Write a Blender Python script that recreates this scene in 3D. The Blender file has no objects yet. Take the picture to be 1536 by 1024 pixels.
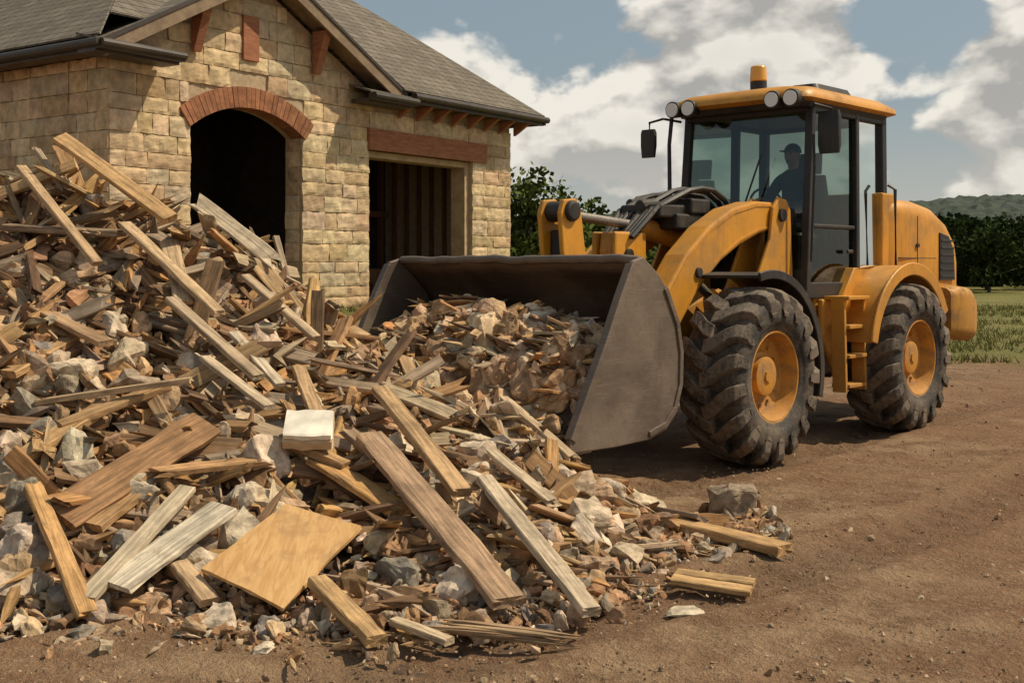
import bpy, bmesh, math, random
import numpy as np
from mathutils import Vector, Matrix, noise, Quaternion
R = random.Random(11)
NR = np.random.RandomState(5)
scene = bpy.context.scene
scene.view_settings.view_transform = 'Standard'
scene.view_settings.look = 'None'
scene.view_settings.exposure = 0

# ------------------------------------------------------------------ node helpers
class NT:
    def __init__(s, nt):
        s.nt = nt
        nt.nodes.clear()
    def n(s, t, **kw):
        nd = s.nt.nodes.new(t)
        for k, v in kw.items(): setattr(nd, k, v)
        return nd
    def l(s, a, b):
        s.nt.links.new(a, b)
    def math(s, op, a, b=None, c=None, clamp=False):
        nd = s.nt.nodes.new('ShaderNodeMath'); nd.operation = op; nd.use_clamp = clamp
        for i, v in enumerate((a, b, c)):
            if v is None: continue
            if isinstance(v, bpy.types.NodeSocket): s.nt.links.new(v, nd.inputs[i])
            else: nd.inputs[i].default_value = v
        return nd.outputs[0]
    def vmath(s, op, a, b=None):
        nd = s.nt.nodes.new('ShaderNodeVectorMath'); nd.operation = op
        for i, v in enumerate((a, b)):
            if v is None: continue
            if isinstance(v, bpy.types.NodeSocket): s.nt.links.new(v, nd.inputs[i])
            else: nd.inputs[i].default_value = v
        return nd
    def mix(s, f, a, b, blend='MIX'):
        nd = s.nt.nodes.new('ShaderNodeMix'); nd.data_type = 'RGBA'; nd.blend_type = blend
        for i, v in ((0, f), (6, a), (7, b)):
            if isinstance(v, bpy.types.NodeSocket): s.nt.links.new(v, nd.inputs[i])
            elif i == 0: nd.inputs[0].default_value = v
            else: nd.inputs[i].default_value = (*v[:3], 1)
        return nd.outputs[2]
    def noise(s, vec, scale, detail=4, rough=.55, dist=0):
        nd = s.nt.nodes.new('ShaderNodeTexNoise')
        nd.inputs['Scale'].default_value = scale; nd.inputs['Detail'].default_value = detail
        nd.inputs['Roughness'].default_value = rough; nd.inputs['Distortion'].default_value = dist
        if vec is not None: s.nt.links.new(vec, nd.inputs['Vector'])
        return nd.outputs['Fac']
    def ramp(s, v, lo, hi, a=0., b=1., smooth=True):
        nd = s.nt.nodes.new('ShaderNodeMapRange')
        nd.interpolation_type = 'SMOOTHSTEP' if smooth else 'LINEAR'
        s.nt.links.new(v, nd.inputs[0])
        for i, x in ((1, lo), (2, hi), (3, a), (4, b)): nd.inputs[i].default_value = x
        return nd.outputs[0]
    def bump(s, h, strength=.5, dist=.02):
        nd = s.nt.nodes.new('ShaderNodeBump')
        nd.inputs['Strength'].default_value = strength; nd.inputs['Distance'].default_value = dist
        s.nt.links.new(h, nd.inputs['Height'])
        return nd.outputs[0]

def mat(name):
    m = bpy.data.materials.new(name); m.use_nodes = True
    t = NT(m.node_tree)
    out = t.n('ShaderNodeOutputMaterial'); p = t.n('ShaderNodeBsdfPrincipled')
    t.l(p.outputs[0], out.inputs[0])
    return m, t, p, out

def setc(t, p, c):
    if isinstance(c, bpy.types.NodeSocket): t.l(c, p.inputs['Base Color'])
    else: p.inputs['Base Color'].default_value = (*c[:3], 1)

def paint_mat(name, col, dirt=(.16, .11, .07), amount=.5, rough=.42, metallic=0., scale=2.5, lowdirt=True, bump=.12):
    m, t, p, _ = mat(name)
    co = t.n('ShaderNodeTexCoord').outputs['Object']
    n1 = t.noise(co, scale, 5, .65); n2 = t.noise(co, scale * 9, 3, .7)
    mp = t.n('ShaderNodeMapping'); t.l(co, mp.inputs[0]); mp.inputs['Scale'].default_value = (14, 14, 1.2)
    n3 = t.noise(mp.outputs[0], 1.4, 3, .65)
    f = t.math('MULTIPLY', t.ramp(n1, .42, .72), amount)
    f2 = t.math('MULTIPLY', t.ramp(n2, .52, .75), amount * .6)
    f3 = t.math('MULTIPLY', t.ramp(n3, .50, .70), amount * .7)
    f = t.math('ADD', t.math('ADD', f, f3), f2, clamp=True)
    if lowdirt:
        sx = t.n('ShaderNodeSeparateXYZ'); t.l(co, sx.inputs[0])
        lz = t.math('MULTIPLY', t.ramp(sx.outputs[2], 1.8, .5), .6)
        lz = t.math('MULTIPLY', lz, t.ramp(n2, .3, .65, .45, 1.))
        f = t.math('MAXIMUM', f, lz)
    g = t.n('ShaderNodeNewGeometry'); sg = t.n('ShaderNodeSeparateXYZ'); t.l(g.outputs['Normal'], sg.inputs[0])
    up = t.math('MULTIPLY', t.ramp(sg.outputs[2], .5, 1.), t.ramp(n1, .3, .6, .1, .42))
    f = t.math('MAXIMUM', f, up)
    fade = t.mix(t.ramp(n1, .3, .7, 0, .6), col, tuple(c * .66 for c in col))
    setc(t, p, t.mix(f, fade, dirt))
    t.l(t.ramp(f, 0, .7, rough, .9), p.inputs['Roughness'])
    p.inputs['Metallic'].default_value = metallic
    if bump: t.l(t.bump(n2, bump, .01), p.inputs['Normal'])
    return m

YEL = paint_mat('yellow_paint', (.62, .27, .018), amount=.44, dirt=(.24, .14, .06), rough=.46)
YRIM = paint_mat('rim_paint', (.56, .25, .028), amount=.65, dirt=(.22, .14, .075), lowdirt=False, scale=6, rough=.55)
BLK = paint_mat('black_trim', (.012, .011, .011), amount=.35, dirt=(.09, .068, .045), rough=.5)
DGR = paint_mat('frame_grey', (.045, .04, .035), amount=.6, dirt=(.12, .082, .05), rough=.6)
CHROME = paint_mat('cylinder_rod', (.30, .28, .25), amount=.5, rough=.35, metallic=.8)
CWT = paint_mat('counterweight_paint', (.54, .25, .022), amount=.95, dirt=(.19, .11, .05), rough=.55)

def bucket_mat(name, c1, c2, c3, bs=.25):
    m, t, p, _ = mat(name)
    co = t.n('ShaderNodeTexCoord').outputs['Object']
    n1 = t.noise(co, 1.6, 6, .6, .5); n2 = t.noise(co, 18, 4, .65)
    mp = t.n('ShaderNodeMapping'); t.l(co, mp.inputs[0]); mp.inputs['Scale'].default_value = (3, 3, 90)
    mp.inputs['Rotation'].default_value = (.0, .75, .0)
    n3 = t.noise(mp.outputs[0], 1.3, 3, .6)
    c = t.mix(t.ramp(n1, .3, .7), c1, c2)
    c = t.mix(t.math('MULTIPLY', t.ramp(n2, .5, .8), .6), c, c3)
    c = t.mix(t.math('MULTIPLY', t.ramp(n3, .55, .72), .45), c, tuple(min(1, x * 1.7) for x in c2))
    setc(t, p, c)
    p.inputs['Metallic'].default_value = .35
    t.l(t.ramp(n1, .3, .7, .45, .75), p.inputs['Roughness'])
    t.l(t.bump(n2, bs, .012), p.inputs['Normal'])
    return m
BUCK = bucket_mat('worn_steel', (.105, .08, .06), (.20, .155, .115), (.12, .07, .04))
BUCKIN = bucket_mat('rusty_steel_inside', (.065, .04, .026), (.13, .085, .055), (.10, .052, .027))

def rubber(name, dustc, amt, lo, hi):
    m, t, p, _ = mat(name)
    co = t.n('ShaderNodeTexCoord').outputs['Object']
    n1 = t.noise(co, 5, 5, .7); n2 = t.noise(co, 40, 3, .7)
    f = t.math('MULTIPLY', t.ramp(t.math('ADD', n1, t.math('MULTIPLY', n2, .35)), lo, hi), amt)
    setc(t, p, t.mix(f, (.022, .02, .018), dustc))
    p.inputs['Roughness'].default_value = .8
    t.l(t.bump(n2, .3, .01), p.inputs['Normal'])
    return m
RUB = rubber('tyre_rubber', (.13, .095, .065), .8, .5, .85)
TRD = rubber('tread_rubber', (.20, .15, .105), .8, .45, .8)

GL = bpy.data.materials.new('cab_glass'); GL.use_nodes = True
t = NT(GL.node_tree)
o = t.n('ShaderNodeOutputMaterial'); tr = t.n('ShaderNodeBsdfTransparent'); gl = t.n('ShaderNodeBsdfGlossy')
tr.inputs[0].default_value = (.46, .55, .51, 1); gl.inputs['Roughness'].default_value = .03
gl.inputs[0].default_value = (.9, .95, .95, 1)
lw = t.n('ShaderNodeLayerWeight'); lw.inputs[0].default_value = .25
mx = t.n('ShaderNodeMixShader'); t.l(t.ramp(lw.outputs['Fresnel'], 0, 1, .05, .8, False), mx.inputs[0])
t.l(tr.outputs[0], mx.inputs[1]); t.l(gl.outputs[0], mx.inputs[2]); t.l(mx.outputs[0], o.inputs[0])

LENS, t, p, _ = mat('lamp_lens'); setc(t, p, (.75, .74, .7)); p.inputs['Roughness'].default_value = .15
AMB, t, p, _ = mat('amber_lens'); setc(t, p, (.70, .36, .05)); p.inputs['Roughness'].default_value = .2
SKIN, t, p, _ = mat('skin'); setc(t, p, (.42, .24, .16)); p.inputs['Roughness'].default_value = .6

def attr_wood(name):
    m, t, p, _ = mat(name)
    a = t.n('ShaderNodeAttribute', attribute_name='Col').outputs['Color']
    lo = t.n('ShaderNodeAttribute', attribute_name='loc').outputs['Vector']
    mp = t.n('ShaderNodeMapping'); t.l(lo, mp.inputs[0]); mp.inputs['Scale'].default_value = (2.5, 40, 40)
    g = t.noise(mp.outputs[0], 1, 4, .65, .8)
    b = t.noise(lo, 6, 5, .65)
    v = t.math('MULTIPLY', t.ramp(g, .3, .7, .5, 1.15), t.ramp(b, .3, .7, .66, 1.12))
    cc = t.n('ShaderNodeCombineXYZ'); [t.l(v, cc.inputs[i]) for i in range(3)]
    c = t.mix(1., a, cc.outputs[0], 'MULTIPLY')
    c = t.mix(t.math('MULTIPLY', t.ramp(b, .54, .72), .6), c, (.13, .09, .058))
    setc(t, p, c); p.inputs['Roughness'].default_value = .8
    p.inputs['Specular IOR Level'].default_value = .25
    t.l(t.bump(g, .6, .008), p.inputs['Normal'])
    return m
WOOD = attr_wood('timber')
def attr_stone(name, scale=9, bumpd=.02, lo=.6, hi=1.2):
    m, t, p, _ = mat(name)
    a = t.n('ShaderNodeAttribute', attribute_name='Col').outputs['Color']
    co = t.n('ShaderNodeTexCoord').outputs['Object']
    n1 = t.noise(co, scale, 6, .7); n2 = t.noise(co, scale * .25, 3, .6)
    v = t.math('MULTIPLY', t.ramp(n1, .3, .7, lo, hi), t.ramp(n2, .3, .7, .8, 1.12))
    cc = t.n('ShaderNodeCombineXYZ'); [t.l(v, cc.inputs[i]) for i in range(3)]
    setc(t, p, t.mix(1., a, cc.outputs[0], 'MULTIPLY')); p.inputs['Roughness'].default_value = .92
    p.inputs['Specular IOR Level'].default_value = .2
    t.l(t.bump(n1, .7, bumpd), p.inputs['Normal'])
    return m
STONE = attr_stone('broken_stone', 14, .02)
WSTONE = attr_stone('sandstone_block', 6, .03, .76, 1.1)
LEAF = bpy.data.materials.new('foliage'); LEAF.use_nodes = True
t = NT(LEAF.node_tree); o = t.n('ShaderNodeOutputMaterial')
a = t.n('ShaderNodeAttribute', attribute_name='Col').outputs['Color']
d = t.n('ShaderNodeBsdfDiffuse'); t.l(a, d.inputs[0]); t.l(d.outputs[0], o.inputs[0])

def simple_noise_mat(name, c1, c2, scale=5, rough=.85, bumpd=.01, stretch=(1, 1, 1)):
    m, t, p, _ = mat(name)
    co = t.n('ShaderNodeTexCoord').outputs['Object']
    mp = t.n('ShaderNodeMapping'); t.l(co, mp.inputs[0]); mp.inputs['Scale'].default_value = stretch
    n1 = t.noise(mp.outputs[0], scale, 5, .65)
    setc(t, p, t.mix(t.ramp(n1, .35, .65), c1, c2)); p.inputs['Roughness'].default_value = rough
    t.l(t.bump(n1, .4, bumpd), p.inputs['Normal'])
    return m
MORTAR = simple_noise_mat('mortar', (.33, .245, .15), (.44, .335, .205), 12)
TIMB = simple_noise_mat('stained_timber', (.24, .09, .04), (.34, .14, .065), 4, stretch=(1, 1, 6))
FASC = simple_noise_mat('dark_fascia', (.035, .026, .018), (.06, .043, .03), 3, .5)
RAKE = simple_noise_mat('rake_board', (.17, .12, .075), (.26, .185, .115), 4)
SOFF = simple_noise_mat('soffit', (.10, .07, .045), (.15, .11, .075), 5)
FRAMEW = simple_noise_mat('door_frame_timber', (.36, .24, .13), (.48, .34, .19), 4)
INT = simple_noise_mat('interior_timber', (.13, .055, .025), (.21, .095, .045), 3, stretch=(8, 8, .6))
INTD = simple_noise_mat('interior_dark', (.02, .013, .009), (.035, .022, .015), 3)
MUD = simple_noise_mat('pile_earth', (.035, .02, .012), (.10, .06, .034), 14, .95, .04)  # earth, darkened so the colour itself shades the gaps between debris
HILLM = simple_noise_mat('forest_hill', (.014, .026, .018), (.036, .053, .031), .12, .95, 2.)
BARK = simple_noise_mat('bark', (.06, .045, .03), (.12, .09, .06), 6)
CLOTH = simple_noise_mat('work_shirt', (.035, .04, .045), (.055, .06, .065), 6)
DENIM = simple_noise_mat('work_trousers', (.03, .035, .05), (.05, .055, .075), 6)

# ------------------------------------------------------------------ mesh helpers
class MB:
    def __init__(s): s.v = []; s.f = []; s.m = []
    def add(s, vs, fs, mi=0):
        b = len(s.v); s.v += [tuple(v) for v in vs]
        for f in fs: s.f.append([b + i for i in f]); s.m.append(mi)
    def box(s, x0, x1, y0, y1, z0, z1, mi=0):
        vs = [(x, y, z) for z in (z0, z1) for y in (y0, y1) for x in (x0, x1)]
        s.add(vs, [(0, 2, 3, 1), (4, 5, 7, 6), (0, 1, 5, 4), (2, 6, 7, 3), (0, 4, 6, 2), (1, 3, 7, 5)], mi)
    def prism_y(s, pts, y0, y1, mi=0):
        n = len(pts)
        vs = [(x, y0, z) for x, z in pts] + [(x, y1, z) for x, z in pts]
        fs = [tuple(range(n)), tuple(range(2 * n - 1, n - 1, -1))] + [(i, i + n, (i + 1) % n + n, (i + 1) % n) for i in range(n)]
        s.add(vs, fs, mi)
    def beam(s, a, b, w, h, mi=0, up=(0, 0, 1)):
        a = Vector(a); b = Vector(b); d = (b - a).normalized(); u = Vector(up)
        sd = d.cross(u).normalized(); u = sd.cross(d).normalized()
        vs = []
        for p in (a, b):
            for i, j in ((-1, -1), (1, -1), (1, 1), (-1, 1)): vs.append(p + sd * i * w / 2 + u * j * h / 2)
        s.add(vs, [(0, 1, 2, 3), (7, 6, 5, 4), (0, 4, 5, 1), (1, 5, 6, 2), (2, 6, 7, 3), (3, 7, 4, 0)], mi)
    def cyl(s, a, b, r, seg=20, mi=0, r2=None):
        a = Vector(a); b = Vector(b); d = (b - a).normalized()
        q = d.to_track_quat('Z', 'Y'); r2 = r if r2 is None else r2
        vs = []
        for p, rr in ((a, r), (b, r2)):
            for i in range(seg):
                t = 2 * math.pi * i / seg
                vs.append(p + q @ Vector((math.cos(t) * rr, math.sin(t) * rr, 0)))
        fs = [tuple(range(seg - 1, -1, -1)), tuple(range(seg, 2 * seg))] + [(i, (i + 1) % seg, (i + 1) % seg + seg, i + seg) for i in range(seg)]
        s.add(vs, fs, mi)
    def tube(s, pts, r, seg=8, mi=0):
        pts = [Vector(p) for p in pts]; n = len(pts); vs = []
        for i, p in enumerate(pts):
            d = (pts[min(i + 1, n - 1)] - pts[max(i - 1, 0)]).normalized(); q = d.to_track_quat('Z', 'Y')
            for k in range(seg):
                t = 2 * math.pi * k / seg; vs.append(p + q @ Vector((math.cos(t) * r, math.sin(t) * r, 0)))
        fs = [(i * seg + k, i * seg + (k + 1) % seg, (i + 1) * seg + (k + 1) % seg, (i + 1) * seg + k) for i in range(n - 1) for k in range(seg)]
        fs += [tuple(range(seg - 1, -1, -1)), tuple(range((n - 1) * seg, n * seg))]
        s.add(vs, fs, mi)
    def revolve(s, prof, seg=48, mi=0, c=(0, 0, 0)):
        n = len(prof); vs = []
        for i in range(seg):
            t = 2 * math.pi * i / seg
            for r, y in prof: vs.append((c[0] + r * math.cos(t), c[1] + y, c[2] + r * math.sin(t)))
        fs = [(i * n + k, i * n + k + 1, ((i + 1) % seg) * n + k + 1, ((i + 1) % seg) * n + k) for i in range(seg) for k in range(n - 1)]
        s.add(vs, fs, mi)
    def loft(s, secs, mi=0, caps=True):
        n = len(secs[0]); vs = [p for sc in secs for p in sc]
        fs = [(i * n + k, i * n + (k + 1) % n, (i + 1) * n + (k + 1) % n, (i + 1) * n + k) for i in range(len(secs) - 1) for k in range(n)]
        if caps: fs += [tuple(range(n - 1, -1, -1)), tuple(range((len(secs) - 1) * n, len(secs) * n))]
        s.add(vs, fs, mi)
    def obj(s, name, mats, parent=None, bevel=0, smooth=False, autos=None, loc=None):
        me = bpy.data.meshes.new(name); me.from_pydata(s.v, [], s.f); me.validate()
        if not isinstance(mats, (list, tuple)): mats = [mats]
        for m in mats: me.materials.append(m)
        if len(me.polygons) == len(s.m): me.polygons.foreach_set('material_index', s.m)
        bm = bmesh.new(); bm.from_mesh(me); bmesh.ops.recalc_face_normals(bm, faces=bm.faces); bm.to_mesh(me); bm.free()
        ob = bpy.data.objects.new(name, me); scene.collection.objects.link(ob)
        if parent: ob.parent = parent
        if loc: ob.location = loc
        if smooth:
            me.polygons.foreach_set('use_smooth', [True] * len(me.polygons))
            if autos is None: autos = 35
            try: me.set_sharp_from_angle(angle=math.radians(autos))
            except Exception: pass
        if bevel:
            b = ob.modifiers.new('bevel', 'BEVEL'); b.width = bevel; b.segments = 2; b.limit_method = 'ANGLE'; b.angle_limit = math.radians(40)
        return ob

def empty(name, loc=(0, 0, 0), rz=0):
    e = bpy.data.objects.new(name, None); e.location = loc; e.rotation_euler = (0, 0, rz)
    e.empty_display_size = .3; scene.collection.objects.link(e); return e

class Acc:
    def __init__(s): s.V = []; s.F = []; s.C = []; s.L = []; s.M = []; s.n = 0
    def add(s, v, f, col, loc=None, mi=0):
        s.V.append(v); s.F.append(f + s.n); s.n += len(v)
        c = np.empty((len(v), 4)); c[:, :3] = col; c[:, 3] = 1; s.C.append(c)
        s.L.append(v if loc is None else loc); s.M.append(np.full(len(f), mi))
    def obj(s, name, mats, parent=None, origin=None):
        V = np.concatenate(s.V); F = np.concatenate(s.F).astype(np.int32); C = np.concatenate(s.C); L = np.concatenate(s.L); M = np.concatenate(s.M)
        if origin is not None: V = V - np.array(origin)
        k = F.shape[1]
        me = bpy.data.meshes.new(name); me.vertices.add(len(V)); me.vertices.foreach_set('co', V.astype(np.float32).ravel())
        me.loops.add(F.size); me.loops.foreach_set('vertex_index', F.ravel())
        me.polygons.add(len(F)); me.polygons.foreach_set('loop_start', np.arange(0, F.size, k, dtype=np.int32))
        me.update(calc_edges=True)
        a = me.attributes.new('Col', 'FLOAT_COLOR', 'POINT'); a.data.foreach_set('color', C.astype(np.float32).ravel())
        a = me.attributes.new('loc', 'FLOAT_VECTOR', 'POINT'); a.data.foreach_set('vector', L.astype(np.float32).ravel())
        for m in mats: me.materials.append(m)
        me.polygons.foreach_set('material_index', M.astype(np.int32))
        me.polygons.foreach_set('use_smooth', [False] * len(F))
        me.validate()
        ob = bpy.data.objects.new(name, me); scene.collection.objects.link(ob)
        if origin is not None: ob.location = origin
        if parent: ob.parent = parent
        return ob

# ------------------------------------------------------------------ prototypes
def hull(pts, sub=0, amp=0., freq=2.2, sm=.35):
    bm = bmesh.new(); vs = [bm.verts.new(p) for p in pts]
    r = bmesh.ops.convex_hull(bm, input=vs)
    bad = {g for g in r['geom_interior'] + r['geom_unused'] if isinstance(g, bmesh.types.BMVert)}
    bmesh.ops.delete(bm, geom=list(bad), context='VERTS')
    if sub:
        bmesh.ops.subdivide_edges(bm, edges=bm.edges[:], cuts=sub, use_grid_fill=True)
        bmesh.ops.smooth_vert(bm, verts=bm.verts[:], factor=sm, use_axis_x=True, use_axis_y=True, use_axis_z=True)
        bm.normal_update()
        o = Vector((R.random() * 50, R.random() * 50, 3))
        for v in bm.verts: v.co += v.normal * (noise.fractal(v.co * freq + o, 1., 2., 4) * amp)
    bmesh.ops.triangulate(bm, faces=bm.faces[:]); bm.verts.index_update()
    V = np.array([v.co[:] for v in bm.verts]); F = np.array([[v.index for v in f.verts] for f in bm.faces]); bm.free()
    return V, F
def rock_proto(n=14, sub=0, amp=0, freq=2.2, sm=.35):
    pts = []
    for i in range(n):
        v = Vector((R.gauss(0, 1), R.gauss(0, 1), R.gauss(0, 1))).normalized()
        v = Vector([math.copysign(abs(c) ** .7, c) for c in v]) * R.uniform(.42, .55)
        pts.append(v)
    return hull(pts, sub, amp, freq, sm)
ROCKS = [rock_proto(R.randint(9, 16)) for _ in range(24)]
MROCK = [rock_proto(R.randint(9, 15), 2, .14, 3., .3) for _ in range(24)]
BIGR = [rock_proto(R.randint(11, 17), 4, .12) for _ in range(14)]
def chip_proto():
    pts = []; n = R.randint(6, 9)
    for i in range(n):
        a = i / n * 6.28 + R.uniform(-.3, .3); r = R.uniform(.3, .6)
        for z in (-.5, .5): pts.append((math.cos(a) * r + R.uniform(-.06, .06), math.sin(a) * r + R.uniform(-.06, .06), z + R.uniform(-.3, .3)))
    return hull(pts)
CHIPS = [chip_proto() for _ in range(20)]
def curl_proto():
    nx, ny = 6, 4; V = []; F = []
    cv = R.uniform(.1, .6) * R.choice([-1, 1]); tw = R.uniform(-.3, .3); o = Vector((R.random() * 90, R.random() * 90, 0))
    e1 = [R.uniform(-.10, .10) for _ in range(ny + 1)]; e2 = [R.uniform(-.10, .10) for _ in range(ny + 1)]
    s1 = [R.uniform(-.07, .07) for _ in range(nx + 1)]; s2 = [R.uniform(-.07, .07) for _ in range(nx + 1)]
    for lay in (0, 1):
        for j in range(ny + 1):
            for i in range(nx + 1):
                fu, fv = i / nx, j / ny
                x = fu - .5 + e1[j] * (1 - fu) + e2[j] * fu; y = fv - .5 + s1[i] * (1 - fv) + s2[i] * fv
                z = cv * (y * y) + tw * x * y + .14 * noise.noise(Vector((x * 3, y * 3, 0)) + o)
                V.append((x, y, z + (lay - .5) * .22))
    K = (nx + 1) * (ny + 1)
    for j in range(ny):
        for i in range(nx):
            a = j * (nx + 1) + i; b_, c_, d_ = a + 1, a + nx + 2, a + nx + 1
            F += [(K + a, K + b_, K + c_), (K + a, K + c_, K + d_), (a, c_, b_), (a, d_, c_)]
    per = [i for i in range(nx + 1)] + [j * (nx + 1) + nx for j in range(1, ny + 1)] + [ny * (nx + 1) + i for i in range(nx - 1, -1, -1)] + [j * (nx + 1) for j in range(ny - 1, 0, -1)]
    for k in range(len(per)):
        a, c = per[k], per[(k + 1) % len(per)]; F += [(a, c, K + c), (a, K + c, K + a)]
    return np.array(V), np.array(F)
CURL = [curl_proto() for _ in range(24)]
def board_proto(rings=7, jag=.05, taper=False, bow=.15):
    cs = [(-.5, -.36), (-.44, -.5), (.44, -.5), (.5, -.36), (.5, .36), (.44, .5), (-.44, .5), (-.5, .36)]
    V = []; F = []
    ph = R.uniform(0, 6)
    for i in range(rings):
        x = -.5 + i / (rings - 1)
        w = 1.
        if taper: w = max(.2, 1 - abs(x * 2) ** 2.4 * .8)
        oy = bow * math.sin(x * 2.5 + ph) * .4; oz = bow * math.cos(x * 3 + ph) * .5
        sc = w * R.uniform(.93, 1.05)
        for y, z in cs:
            xx = x
            if i in (0, rings - 1): xx += R.uniform(-jag, jag)
            V.append((xx, y * sc + oy + R.uniform(-.025, .025), z * (w if taper else 1) + oz + R.uniform(-.03, .03)))
    for i in range(rings - 1):
        for k in range(8):
            a, b, c, d = i * 8 + k, i * 8 + (k + 1) % 8, (i + 1) * 8 + (k + 1) % 8, (i + 1) * 8 + k
            F += [(a, b, c), (a, c, d)]
    for e, base in ((0, 0), (1, (rings - 1) * 8)):
        x = (-.5 if e == 0 else .5)
        V.append((x + (jag if e == 0 else -jag) * .4, np.mean([V[base + k][1] for k in range(8)]), np.mean([V[base + k][2] for k in range(8)])))
        c = len(V) - 1
        for k in range(8):
            F.append((base + (k + 1) % 8, base + k, c) if e == 0 else (base + k, base + (k + 1) % 8, c))
    return np.array(V), np.array(F)
BOARDS = [board_proto(7, R.choice([.01, .03, .06, .1])) for _ in range(14)]
CLEAN = [board_proto(8, .006, bow=.1) for _ in range(6)]
SPL = [board_proto(5, .08, True, .3) for _ in range(14)]

def frame(d, up):
    d = np.array(d, float); d /= np.linalg.norm(d); up = np.array(up, float)
    y = np.cross(up, d); y /= np.linalg.norm(y); z = np.cross(d, y)
    return np.stack([d, y, z], 1)
def rrot():
    q = Quaternion((R.gauss(0, 1), R.gauss(0, 1), R.gauss(0, 1), R.gauss(0, 1))).normalized()
    return np.array(q.to_matrix())
def put(acc, proto, pos, M, sc, col, mi=0):
    V, F = proto; S = V * np.array(sc)
    acc.add(S @ M.T + np.array(pos), F, col, S + NR.rand(3) * 20, mi)

WCOL = [(.50, .30, .14), (.42, .245, .115), (.56, .37, .195), (.33, .195, .10), (.45, .33, .21), (.26, .155, .08), (.54, .32, .13), (.36, .27, .185), (.19, .11, .06), (.60, .46, .29), (.52, .28, .11)]
CCOL = [(.44, .255, .135), (.34, .19, .10), (.50, .32, .18), (.26, .15, .08), (.40, .22, .11), (.54, .38, .23), (.20, .115, .06), (.45, .29, .17)]
SCOL = [(.46, .35, .24), (.53, .415, .285), (.34, .265, .19), (.58, .465, .33), (.48, .325, .195), (.29, .24, .19), (.60, .49, .36), (.37, .315, .25)]
def jc(c, a=.18):
    k = 1 + R.uniform(-a, a); return tuple(min(.8, x * k * (1 + R.uniform(-.04, .04))) for x in c)

# ------------------------------------------------------------------ terrain
def smooth(a, b, x):
    t = max(0., min(1., (x - a) / (b - a))); return t * t * (3 - 2 * t)
BANG = math.radians(55.3); BO = (-6.62, 19.7); BCX, BCY = BO
def to_building(X, Y):
    dx, dy = X - BCX, Y - BCY; c, s = math.cos(BANG), math.sin(BANG)
    return dx * c + dy * s, -dx * s + dy * c
def ground_z(X, Y):
    u, v = to_building(X, Y)
    dx = max(-u, 0, u - 11.6); dy = max(-v, 0, v - 10)
    d = math.hypot(dx, dy)
    return .79 * (1 - smooth(1.5, 9.5, d))
def axis(lo, hi, step, far_lo, far_hi):
    a = list(np.arange(lo, hi, step)); s = step; x = hi
    while x < far_hi: a.append(x); s *= 1.13; x += s
    a.append(far_hi); s = step; x = lo
    pre = []
    while x > far_lo: s *= 1.13; x -= s; pre.append(max(x, far_lo))
    return np.array(pre[::-1] + a)
xs = axis(-4.5, 6.5, .045, -1500, 1500); ys = axis(3.6, 14., .045, -60, 1600)
V = []; TC = []
for y in ys:
    for x in xs:
        z = ground_z(x, y); tk = 0.
        if -7 < x < 12 and 2 < y < 22:
            p = Vector((x, y, 0))
            z += .03 * noise.noise(p * .9) + .018 * noise.noise(p * 3.1) + .013 * noise.noise(p * 8)
            lx = (x - 2.26) * -.675 + (y - 11.85) * -.738; ly = (x - 2.26) * .738 + (y - 11.85) * -.675
            for off in (-.97, .97, 2.7, 4.6):
                wob = .15 * math.sin(lx * .5) + (.3 * math.sin(lx * .33 + 1) if off > 2 else 0)
                dd = ly - off - wob
                if abs(dd) < .6:
                    k = math.exp(-(dd / .27) ** 4); tk = max(tk, k)
                    z -= k * (.025 + .02 * (math.sin(lx * 24 + abs(dd) * 14) > .1)); z += .018 * math.exp(-((abs(dd) - .37) / .08) ** 2)
        V.append((x, y, z)); TC += [tk, tk, tk, 1]
nx = len(xs)
F = [(j * nx + i, j * nx + i + 1, (j + 1) * nx + i + 1, (j + 1) * nx + i) for j in range(len(ys) - 1) for i in range(nx - 1)]
GM, t, p, _ = mat('dirt_and_grass')
co = t.n('ShaderNodeTexCoord').outputs['Object']
a1 = t.noise(co, .45, 4, .6); a2 = t.noise(co, 2.3, 7, .68); a3 = t.noise(co, 22, 5, .7); a4 = t.noise(co, 90, 3, .7)
dirt = t.mix(t.ramp(a2, .35, .66), (.22, .13, .072), (.42, .28, .165))
dirt = t.mix(t.math('MULTIPLY', t.ramp(a1, .42, .58), .75), dirt, (.285, .155, .085))
dirt = t.mix(t.math('MULTIPLY', t.ramp(a3, .5, .72), .6), dirt, (.50, .36, .23))
dirt = t.mix(t.math('MULTIPLY', t.ramp(a4, .5, .68), .55), dirt, (.12, .075, .043))
tc = t.n('ShaderNodeAttribute', attribute_name='Col').outputs['Fac']
dirt = t.mix(t.math('MULTIPLY', tc, t.ramp(a2, .35, .6, .2, .6)), dirt, (.20, .125, .075))
sp = t.n('ShaderNodeSeparateXYZ'); t.l(co, sp.inputs[0])
gr = t.mix(t.ramp(t.noise(co, .12, 4, .6), .4, .62), (.12, .13, .035), (.24, .21, .08))
gr = t.mix(t.ramp(a2, .35, .7), gr, (.17, .16, .05))
yy = t.math('ADD', sp.outputs[1], t.math('MULTIPLY', t.math('SUBTRACT', a1, .5), 12.))
yy = t.math('ADD', yy, t.math('MULTIPLY', t.math('SUBTRACT', a2, .5), 5.))
setc(t, p, t.mix(t.ramp(yy, 19.5, 22.5), dirt, gr))
p.inputs['Roughness'].default_value = .95; p.inputs['Specular IOR Level'].default_value = .15
h = t.math('ADD', t.math('MULTIPLY', a2, 1.6), t.math('MULTIPLY', a3, 1.1))
h = t.math('ADD', h, t.math('MULTIPLY', a4, .4))
t.l(t.bump(h, 1., .055), p.inputs['Normal'])
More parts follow.
